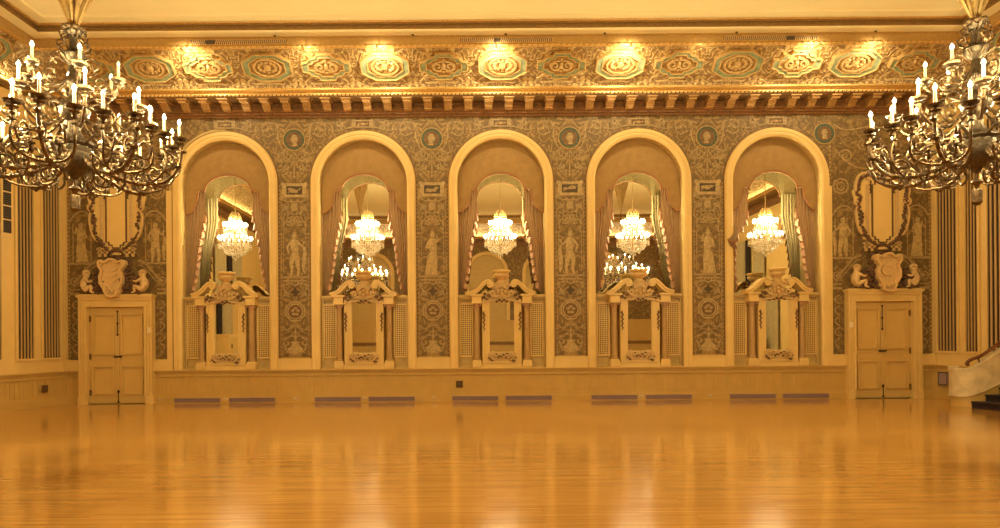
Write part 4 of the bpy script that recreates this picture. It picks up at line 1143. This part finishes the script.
cartouche(-1, 'tall cream carved cartouche with garlands above the left double door'); cartouche(1, 'tall cream carved cartouche with garlands above the right double door')

# ------------------------------------------------------------------ slatted grilles on the splayed walls
def grille(sg, s0, s1, z0, z1, n, label):
    t = thing('slatted_grille', label, 'grille', group=None); splay_frame(t, sg)
    d = -sg      # room side in local y
    def bx(mb, a, b, y0, y1, c, e): ys = sorted((d*y0, d*y1)); mb.box(a, b, ys[0], ys[1], c, e)
    q = MB(); bx(q, s0, s1, .002, .010, z0, z1); q.build('dark_cloth', 'grille_dark', t)
    q = MB(); p_ = (s1-s0)/n
    for k in range(n): bx(q, s0+k*p_+p_*.52, s0+k*p_+p_*.92, .010, .030, z0, z1)
    q.build('slats', 'grille_slat', t)
    q = MB()
    bx(q, s0-.045, s0, .0, .05, z0-.05, z1+.05); bx(q, s1, s1+.045, .0, .05, z0-.05, z1+.05); bx(q, s0, s1, .0, .05, z0-.05, z0); bx(q, s0, s1, .0, .05, z1, z1+.05)
    q.build('frame', 'cream_paint', t)
k_ = LS
grille(-1, .09*k_, .30*k_, 1.17, 6.5, 6, 'tall dark slatted grille beside the left painted panel')
grille(-1, .41*k_, .595*k_, 1.17, 6.5, 5, 'second tall slatted grille from the left painted panel')
grille(-1, .77*k_, .98*k_, 1.17, 6.5, 5, 'tall slatted grille cut by the left edge of the photo')
grille(1, .06*k_, .285*k_, 1.17, 6.5, 6, 'tall dark slatted grille beside the right painted panel')
grille(1, .38*k_, .51*k_, 1.17, 6.5, 4, 'narrow slatted grille above the foot of the stair wall')
grille(1, .61*k_, .88*k_, 1.17, 6.5, 6, 'tall slatted grille cut by the right edge of the photo')
for k in range(4):
    t = thing('vent_plate', 'dark square vent plate on the left wall, %s of four' % ('topmost', 'second from top', 'third from top', 'lowest')[k], 'vent', group='column of vent plates'); splay_frame(t, -1)
    z = 5.12-.315*k; q = MB(); q.box(1.46, 1.64, 0, .02, z-.14, z+.14); q.build('plate', 'vent_plate', t)
    q = MB()
    for j in range(6): q.box(1.47, 1.63, .02, .028, z-.125+.045*j, z-.10+.045*j)
    q.build('louvre', 'grille_dark', t)

# ceiling-band air grilles
def band_grille(x0, x1, gaps, label):
    t = thing('air_grille', label, 'vent', ((x0+x1)/2, -1.44, 8.345), group='grilles in the band above the cove')
    c = (x0+x1)/2; q = MB(); q.ring(rect(x0-c, x1-c, -.065, .065), rect(x0-c+.02, x1-c-.02, -.05, .05), -.02, 0); q.build('frame', 'gilt_moulding', t)
    q = MB(); q.box(x0-c+.02, x1-c-.02, -.006, 0, -.05, .05); q.build('backing', 'register_back', t)
    q = MB(); x = x0-c+.03; 
    while x < x1-c-.03:
        if not any(a-c < x < b-c for a, b in gaps): q.add([(x,-.015,-.05), (x+.018,-.015,-.05), (x+.045,-.015,.05), (x+.027,-.015,.05)], [(0,1,2,3)])
        x += .045
    q.build('louvre', 'cream_paint', t)
    for a, b in gaps: q = MB(); q.box(a-c, b-c, -.03, 0, -.03, .03); q.build('centre_box', 'vent_plate', t)
band_grille(-7.05, -4.82, [(-6.70, -6.50)], 'long slotted grille above the cove on the left')
band_grille(-.93, 1.23, [(-.14, .0)], 'long slotted grille above the cove in the middle')
band_grille(5.05, 7.25, [(6.50, 6.68)], 'long slotted grille above the cove on the right')

# ------------------------------------------------------------------ curved stair at the right
def stair():
    q = MB()
    pl = crom([(10.22,-1.62), (10.13,-1.74), (10.11,-1.90), (10.17,-2.05), (10.29,-2.13), (10.5,-2.18), (10.8,-2.21), (11.30,-2.21)], 7)
    ht = lambda x: .82 if x < 10.14 else .82+(x-10.14)*.68*min(1, .45+(x-10.14)*2.2)
    hb = lambda x: .21 if x < 10.15 else (.21+(x-10.15)*.50 if x < 10.37 else .32+(x-10.37)*.58)
    n = len(pl); vs = []
    nrm = []
    for i in range(n):
        a = pl[max(i-1,0)]; b = pl[min(i+1,n-1)]; dx, dy = b[0]-a[0], b[1]-a[1]; d = math.hypot(dx, dy); nrm.append((-dy/d, dx/d))
    def wall(mb, off0, off1, f0, f1):
        vs = []
        for i in range(n):
            x, y = pl[i]; nx, ny = nrm[i]
            for o_, z in ((off0, f0(x)), (off0, f1(x)), (off1, f1(x)), (off1, f0(x))): vs.append((x+nx*o_, y+ny*o_, z))
        fs = [(i*4+k, i*4+(k+1)%4, (i+1)*4+(k+1)%4, (i+1)*4+k) for i in range(n-1) for k in range(4)]+[(0,1,2,3), tuple((n-1)*4+k for k in range(4))[::-1]]
        mb.add(vs, fs)
    wall(q, -.10, .06, hb, ht)
    t = thing('curved_stair_wall', 'pale stone curved balustrade wall at the foot of the right stair', 'balustrade', (-.07,0,0))
    fixn(q.build('stone_band', 'stone', t, smooth=True))
    q = MB(); wall(q, -.12, .08, lambda x: ht(x)-.04, lambda x: ht(x)+.015); wall(q, -.11, .075, hb, lambda x: hb(x)+.035); fixn(q.build('stone_lip', 'stone', t, smooth=True))
    q = MB(); wall(q, -.07, .02, lambda x: 0, hb); fixn(q.build('plinth', 'wainscot_paint', t, smooth=True))
    # handrail
    h = thing('stair_handrail', 'dark red-brown wooden handrail with curled end above the stone stair wall', 'handrail', (-.07,0,0))
    P = [(10.16,-2.10,.90), (10.13,-2.10,.94), (10.16,-2.10,.985), (10.24,-2.12,1.04)]+[(x, -2.15, ht(x)+.11) for x in (10.4, 10.7, 11.0, 11.28)]
    q = MB(); q.tube(crom(P, 4), .036, 10); q.build('rail', 'handrail_wood', h, smooth=True)
    q = MB()
    for x in (10.35, 10.95): q.tube([(x,-2.14,ht(x)+.10), (x,-2.17,ht(x)+.0)], .014, 6)
    q.build('bracket', 'black_metal', h)
    s = thing('carpeted_stair', 'dark carpeted stair steps beside the curved stone wall', 'stair', (-.07,0,0))
    for i in range(4):
        x0 = 10.05+.30*i; z1 = .145*(i+1)
        q = MB(); Q = [(x0, -2.33), (x0+.08, -2.8), (min(x0+.45, 11.25), -3.9), (min(x0+.75, 11.3), -4.6), (11.33, -4.6), (11.33, -2.33)]
        nq = len(Q); q.add([(x,y,z1-.145) for x, y in Q]+[(x,y,z1) for x, y in Q], [tuple(range(nq))[::-1], tuple(range(nq, 2*nq))]+[(k, (k+1)%nq, nq+(k+1)%nq, nq+k) for k in range(nq)])
        q.tube([(x-.01, y, z1-.02) for x, y in Q[:4]], .018, 6)
        fixn(q.build('step', 'carpet_dark', s))
stair()

# ------------------------------------------------------------------ the two great bronze chandeliers
def make_big(label, x):
    zb = 3.0; D0 = 7.45
    t = thing('bronze_chandelier', label, 'chandelier', (x, -DW+D0, 3.07), group='great bronze candle chandeliers'); t.scale = (1.05, 1.05, 1.05)
    Z = lambda z: z-zb
    q = MB(); q.lathe([(0,Z(3.36)), (.03,Z(3.37)), (.05,Z(3.41)), (.10,Z(3.44)), (.17,Z(3.50)), (.205,Z(3.58)), (.21,Z(3.64)), (.17,Z(3.69)), (.16,Z(3.72)), (.19,Z(3.75)), (.17,Z(3.79)), (.09,Z(3.83)), (.06,Z(3.9)), (.06,Z(4.0)), (.12,Z(4.06)), (.15,Z(4.14)), (.12,Z(4.22)), (.05,Z(4.28)), (.045,Z(4.4)), (.08,Z(4.45)), (.05,Z(4.5)), (.04,Z(4.62)), (.10,Z(4.68)), (.12,Z(4.74)), (.05,Z(4.80)), (.04,Z(4.92)), (.06,Z(4.96)), (.09,Z(5.01)), (.07,Z(5.06)), (.03,Z(5.09))], n=24, lobes=12, lobe=.09)
    q.build('body', 'bronze_dark', t, smooth=True)
    q = MB(); q.tube([(0,0,Z(5.05)), (0,0,Z(7.7))], .016, 8); q.build('rod', 'bronze_dark', t)
    q = MB()
    for k in range(10):
        a = 2*pi*k/10
        q.tube([(.03*cos(a), .03*sin(a), Z(5.07)), (.08*cos(a), .08*sin(a), Z(5.22)), (.15*cos(a), .15*sin(a), Z(5.38)), (.20*cos(a), .20*sin(a), Z(5.50)), (.19*cos(a+.1), .19*sin(a+.1), Z(5.52))], [.012,.024,.026,.022,.004], 6)
    q.build('leaf_basket', 'gold_leaf', t, smooth=True)
    q = MB()
    for k in range(8):
        a = 2*pi*k/8; q.ball((.085*cos(a), .085*sin(a), Z(5.03)), .045, 8, (1,1,.8))
        q.tube([(.05*cos(a), .05*sin(a), Z(4.95)), (.12*cos(a), .12*sin(a), Z(4.90)), (.14*cos(a), .14*sin(a), Z(4.97)), (.10*cos(a), .10*sin(a), Z(4.99))], .010, 5)
        q.tube([(.05*cos(a), .05*sin(a), Z(4.75)), (.15*cos(a), .15*sin(a), Z(4.80)), (.17*cos(a), .17*sin(a), Z(4.86)), (.12*cos(a), .12*sin(a), Z(4.88))], .012, 5)
    q.build('upper_collar', 'bronze', t, smooth=True)
    q = MB(); q.lathe([(.0,Z(3.37)), (.02,Z(3.36)), (.012,Z(3.30)), (.05,Z(3.285)), (.065,Z(3.26)), (.03,Z(3.235)), (.015,Z(3.20))], n=14)
    q.lathe([(.015,Z(3.2)), (.045,Z(3.19)), (.055,Z(3.16)), (.05,Z(3.07)), (.055,Z(3.04)), (.03,Z(3.01)), (0,Z(3.0))], n=8)
    q.build('pendant_finial', 'bronze', t, smooth=True)
    q = MB(); q.lathe([(0,Z(6.35)), (.03,Z(6.37)), (.09,Z(6.7)), (.17,Z(7.1)), (.30,Z(7.6)), (.45,Z(8.0)), (.50,Z(8.15)), (.45,Z(8.28)), (0,Z(8.285))], n=24, lobes=12, lobe=.12); q.build('canopy', 'gilt_brown', t, smooth=True)
    def cup(g, x_, y_, z, hc=.155, lit=True):
        q = MB(); q.lathe([(0,z-.09), (.025,z-.085), (.03,z-.065), (.05,z-.055), (.055,z-.047), (.015,z-.04), (.015,z-.03), (.03,z-.02), (.075,z-.010), (.085,z+.010), (.08,z+.008), (.03,z+.0), (.024,z+.03), (.02,z+.035)], (x_, y_, 0), 10); q.build('candle_cup', 'bronze', g, smooth=True)
        q = MB(); q.lathe([(.0155,z), (.015,z+hc), (0,z+hc)], (x_, y_, 0), 8); q.build('candle', 'candle_sleeve', g, smooth=True)
        q = MB(); q.lathe([(.006,z+hc), (.016,z+hc+.012), (.021,z+hc+.028), (.014,z+hc+.048), (0,z+hc+.070)], (x_, y_, 0), 8); q.build('bulb', 'flame_bulb' if lit else 'dead_bulb', g, smooth=True)
    def C3(a, pts, dt=None):
        out = []
        for i, p in enumerate(pts):
            r, z = p[0], p[1]; th = (p[2] if len(p) > 2 else 0)
            out.append((r*cos(a)-th*sin(a), r*sin(a)+th*cos(a), Z(z)))
        return out
    def sp3(a, r, z, r0, turns, a0, d, th=0, n=16):
        return C3(a, [(r+(r0*(1-.85*k/n))*cos(a0+d*2*pi*turns*k/n), z+(r0*(1-.85*k/n))*sin(a0+d*2*pi*turns*k/n), th) for k in range(n+1)])
    def arm_low(a, lit=(1,1,1)):
        q = MB()
        q.tube(C3(a, crom([(.14,3.66), (.26,3.50), (.42,3.42), (.62,3.36), (.82,3.37), (.96,3.44), (1.05,3.58), (1.085,3.74), (1.065,3.88)], 4)), [.024]*16+[.020]*17, 7)
        q.tube(sp3(a, .40, 3.52, .13, 1.3, -pi/2, 1), .016, 6)
        q.tube(sp3(a, .78, 3.46, .13, 1.4, -pi/2, -1), .016, 6)
        q.tube(sp3(a, .97, 3.60, .11, 1.3, 0, 1), .014, 6)
        q.tube(C3(a, crom([(.20,3.74), (.42,3.80), (.62,3.70), (.70,3.56), (.58,3.46)], 4)), .015, 6)
        q.tube(C3(a, crom([(.30,3.62), (.36,3.40), (.30,3.30), (.20,3.34), (.22,3.42)], 4)), .013, 6)
        for s_ in (-1, 1):
            q.tube(C3(a, crom([(.72,3.37,0), (.82,3.37,s_*.14), (.93,3.44,s_*.25), (.97,3.58,s_*.27), (.93,3.74,s_*.26), (.95,3.83,s_*.26)], 4)), .015, 6)
            q.tube(C3(a, crom([(.88,3.56,s_*.10), (.98,3.50,s_*.19), (1.04,3.60,s_*.20), (.98,3.68,s_*.16), (.93,3.62,s_*.13)], 4)), .012, 6)
            q.tube(C3(a, crom([(.5,3.33,0), (.52,3.42,s_*.10), (.60,3.52,s_*.15), (.66,3.46,s_*.12), (.62,3.40,s_*.08)], 4)), .012, 6)
        for (r, z, th) in ((.5,3.42,0), (.72,3.42,0), (.9,3.45,.12), (.9,3.45,-.12), (.34,3.55,0), (.93,3.66,.26), (.93,3.66,-.26), (1.07,3.70,0), (.66,3.55,.08), (.66,3.55,-.08), (.48,3.64,0)):
            p = C3(a, [(r, z, th)])[0]; q.ball(p, .03, 6, (.8,.8,1.9)); q.ball((p[0], p[1], p[2]+.05), .042, 6, (1,1,.35))
        for (r, z, th, rr_) in ((.62,3.36,0,.045), (.82,3.37,0,.042), (1.05,3.58,0,.04), (.42,3.42,0,.045), (.26,3.5,0,.035), (1.11,3.76,0,.035), (.95,3.77,.26,.028), (.95,3.77,-.26,.028), (.55,3.72,0,.035), (.78,3.60,0,.03)):
            p = C3(a, [(r, z, th)])[0]; q.ball(p, rr_, 8, (1,1,.8))
        g = q.build('lower_arm', 'bronze', t, smooth=True)
        for i, (r, z, th) in enumerate(((1.065,3.90,0), (.95,3.87,.26), (.95,3.87,-.26))):
            p = C3(a, [(r, z, th)])[0]; cup(g, p[0], p[1], p[2], .155 if i else .16, lit[i])
    def arm_mid(a):
        q = MB()
        q.tube(C3(a, crom([(.08,4.10), (.22,3.96), (.42,3.86), (.60,3.88), (.72,3.98), (.76,4.10)], 4)), .018, 7)
        q.tube(sp3(a, .34, 4.02, .12, 1.3, -pi/2, 1), .014, 6); q.tube(sp3(a, .60, 4.0, .10, 1.3, -pi/2, -1), .013, 6)
        q.tube(C3(a, crom([(.12,4.2), (.28,4.26), (.40,4.16), (.36,4.06)], 4)), .012, 6)
        for (r, z) in ((.42,3.86), (.72,3.98), (.22,3.96)): q.ball(C3(a, [(r, z)])[0], .03, 8)
        g = q.build('middle_arm', 'bronze', t, smooth=True); p = C3(a, [(.76, 4.14)])[0]; cup(g, *p)
    def arm_top(a, lit=1):
        q = MB()
        q.tube(C3(a, crom([(.05,4.5), (.16,4.38), (.30,4.32), (.42,4.36), (.46,4.46)], 4)), .016, 7)
        q.tube(sp3(a, .26, 4.44, .09, 1.3, -pi/2, 1), .012, 6)
        q.tube(C3(a, crom([(.08,4.66), (.18,4.72), (.26,4.64), (.20,4.58)], 4)), .011, 6)
        q.ball(C3(a, [(.30, 4.32)])[0], .028, 8)
        g = q.build('upper_arm', 'bronze', t, smooth=True); p = C3(a, [(.46, 4.49)])[0]; cup(g, *p, .155, lit)
    for k in range(8): arm_low(2*pi*k/8+pi/8-.1, (1, 1, 0) if k == 7 else (1, 1, 1))
    for k in range(8): arm_mid(2*pi*k/8-.1)
    for k in range(6): arm_top(2*pi*k/6+.15, 0 if k == 0 else 1)
    return t
BIG = make_big('great bronze candle chandelier hanging at the left of the hall', -5.243)
place_copy(BIG, (5.257, -DW+7.45, 3.07), 'great bronze candle chandelier hanging at the right of the hall, by the stair', rz=.30)
for x in (-5.243, 5.257):
    rz_ = .30 if x > 0 else 0
    for k in range(8):            # one light at the flame tip of every outer candle
        a = 2*pi*k/8+pi/8-.1+rz_
        for r, th in ((1.065, 0), (.95, .26), (.95, -.26)):
            r *= 1.05; th *= 1.05
            lamp('candle_light', 'POINT', (x+r*cos(a)-th*sin(a), -DW+7.45+r*sin(a)+th*cos(a), 4.285 if r > 1 else 4.25), P_BIG/24, .010)
    # painted plaster medallion round each rod
q = MB(); q.lathe([(0,8.628), (1.25,8.628), (1.2,8.595), (1.05,8.59), (1.0,8.58), (.9,8.57), (.62,8.585), (.55,8.58), (.45,8.59)], (0,0,0), 32)
for k in range(16):
    a = 2*pi*k/16
    for r, s_ in ((.78, .12), (1.12, .05)): q.ball((r*cos(a), r*sin(a), 8.595), s_, 6, (1,1,.25))
cm = q.build('ceiling_medallion', 'gilt_brown', smooth=True); tag(cm, 'round gilt plaster ceiling medallion above the left chandelier', 'ceiling medallion', 'ceiling medallions'); cm.location = (-5.243, -DW+7.45, 0)
c2 = cm.copy(); COL.objects.link(c2); c2.location = (5.257, -DW+7.45, 0); c2['label'] = 'round gilt plaster ceiling medallion above the right chandelier'

# ------------------------------------------------------------------ rear half of the hall, seen in the mirrors
for i, cx in enumerate(ACX):
    q = MB(); P = [(-ARI, 0), (ARI, 0)]+circ(0, ZS-ZD, ARI, n=24, a0=0, a1=pi)
    q.prism([(u, v) for u, v in P], 0, .02); q.build('rear_niche_panel', 'niche_paint', loc=(cx, YR-.10, ZD))['kind'] = 'structure'
q = MB(); q.box(-11.5, 11.5, YR, YR+.25, 0, 2.5); q.box(-11.5, 11.5, YR, YR+.30, 2.5, 2.6); q.build('trim_31', 'wainscot_paint')['kind'] = 'structure'
for sg in (-1, 1):      # hangings on the side walls
    for k, (y0, y1, mt) in enumerate(((-10.6, -11.7, 'fabric_lining'), (-12.1, -12.45, 'grille_dark'), (-12.6, -13.7, 'fabric_lining'))):
        q = MB(); n = 24; vs = []
        for i in range(n+1):
            y = y0+(y1-y0)*i/n; x = sg*(XS-.12-.04*sin(i*1.7)); vs += [(x, y, .2), (x, y, 6.0), (x+sg*.03, y, 6.0), (x+sg*.03, y, .2)]
        q.add(vs, [(4*i+a, 4*i+(a+1)%4, 4*i+4+(a+1)%4, 4*i+4+a) for i in range(n) for a in range(4)])
        o = q.build('wall_hanging', mt, smooth=True); tag(o, '%s hanging on the %s side wall, %s' % (('pale green striped', 'narrow dark brown', 'pale green striped')[k], 'left' if sg < 0 else 'right', ('nearest the mirror wall', 'between two pale ones', 'farthest from the mirror wall')[k]), 'curtain')
t = thing('cream_cabinet', 'cream cabinet with dark handle seen only in the leftmost small mirror', 'cabinet', (-11.45, -11.75, 0))
q = MB(); q.box(-.3, .3, -.45, .45, 0, 1.75); q.box(-.34, .34, -.49, .49, 1.75, 1.82); q.build('body', 'cream_paint', t)
q = MB(); q.box(.30, .32, -.40, .40, .1, 1.68); q.build('door', 'door_paint', t); q = MB(); q.tube([(.35,.25,1.2), (.35,.25,1.4)], .02, 6); q.build('door_handle', 'black_metal', t)
t = thing('folded_table_stack', 'black folded tables stacked by the right wall, seen in the rightmost small mirror', 'table stack', (11.3, -12.2, 0))
for k in range(5):
    q = MB(); q.box(-.35, .35, -1.2+.05*k, 1.2-.04*k, .45+.27*k, .50+.27*k); q.build('table_top', 'black_metal', t)
    q = MB()
    for yy in (-1.0, -.3, .4, 1.0):
        q.tube([(-.3, yy, .45+.27*k if k else 0), (-.3, yy+.12*(-1)**k, .24+.27*k)], .02, 6) if k else q.tube([(-.3, yy, 0), (-.3, yy, .45)], .02, 6)
    q.build('leg', 'black_metal', t)
q = MB(); q.box(-11, 11, YR+.25, YR+.32, 1.18, 1.36); q.build('trim_30', 'gilt_dark')['kind'] = 'structure'

# ------------------------------------------------------------------ cove lamps tucked behind the upper moulding
sp = None
for i, (x, f_) in enumerate(((-7.1, 1), (-4.4, .45), (-2.75, 1), (-.1, 1.1), (2.9, 1.1), (4.6, .15), (7.1, .9), (8.5, .6))):
    lab = 'tiny brass spotlight under the moulding at the top of the coffered cove'
    if sp is None:
        sp = thing('cove_spotlight', lab, 'spotlight', (x, -1.5, 8.18), group='cove spotlights')
        q = MB(); q.tube([(0,0,.01), (0,-.14,-.03), (0,-.30,-.09)], .008, 5); q.build('bracket', 'gilt_bead', sp)
        q = MB(); q.tube([(0,-.33,-.07), (0,-.30,-.115), (0,-.26,-.13)], [.018,.024,.028], 8); q.build('head', 'gilt_bead', sp)
    else: place_copy(sp, (x, -1.5, 8.18), lab)
    lamp('cove_lamp', 'SPOT', (x, -1.74, 8.03), P_COVE*f_, .012, (1, .80, .46), rot=(radians(-84+0), 0, 0), spot=radians(150)).rotation_euler = (radians(72), 0, 0)

# strip lights lying in the trough on top of the cornice crown
for (x, y, L, rz_) in ((0, -.62, 22, 0), (0, YR+.62, 22, pi), (-XS+.62, YR/2, 19, pi/2), (XS-.62, YR/2, 19, -pi/2)):
    l = lamp('trough_strip', 'AREA', (x, y, 7.575), P_STRIP*(.05 if y == -.62 else 1), (L, .05), (1, .80, .44)); l.rotation_euler = (radians(180+22), 0, rz_); l.data.spread = radians(110)

hk = None
for px in (277, 415, 508, 607, 739, 878):
    x = (px-477)/640*14.5-.575
    if hk is None:
        hk = thing('soffit_hook', 'tiny dark hook under the cream soffit band above the cove', 'hook', (x, -1.50, 8.46), group='hooks along the soffit')
        q = MB(); q.lathe([(0,0), (.03,0), (.03,-.008), (.01,-.012)], (0,0,0), 10); q.build('plate', 'black_metal', hk)
        q = MB(); q.tube([(0,0,-.01), (0,0,-.035), (.012,0,-.048), (.024,0,-.038)], .005, 5); q.build('hook', 'black_metal', hk)
    else: place_copy(hk, (x, -1.50, 8.46), hk['label'])
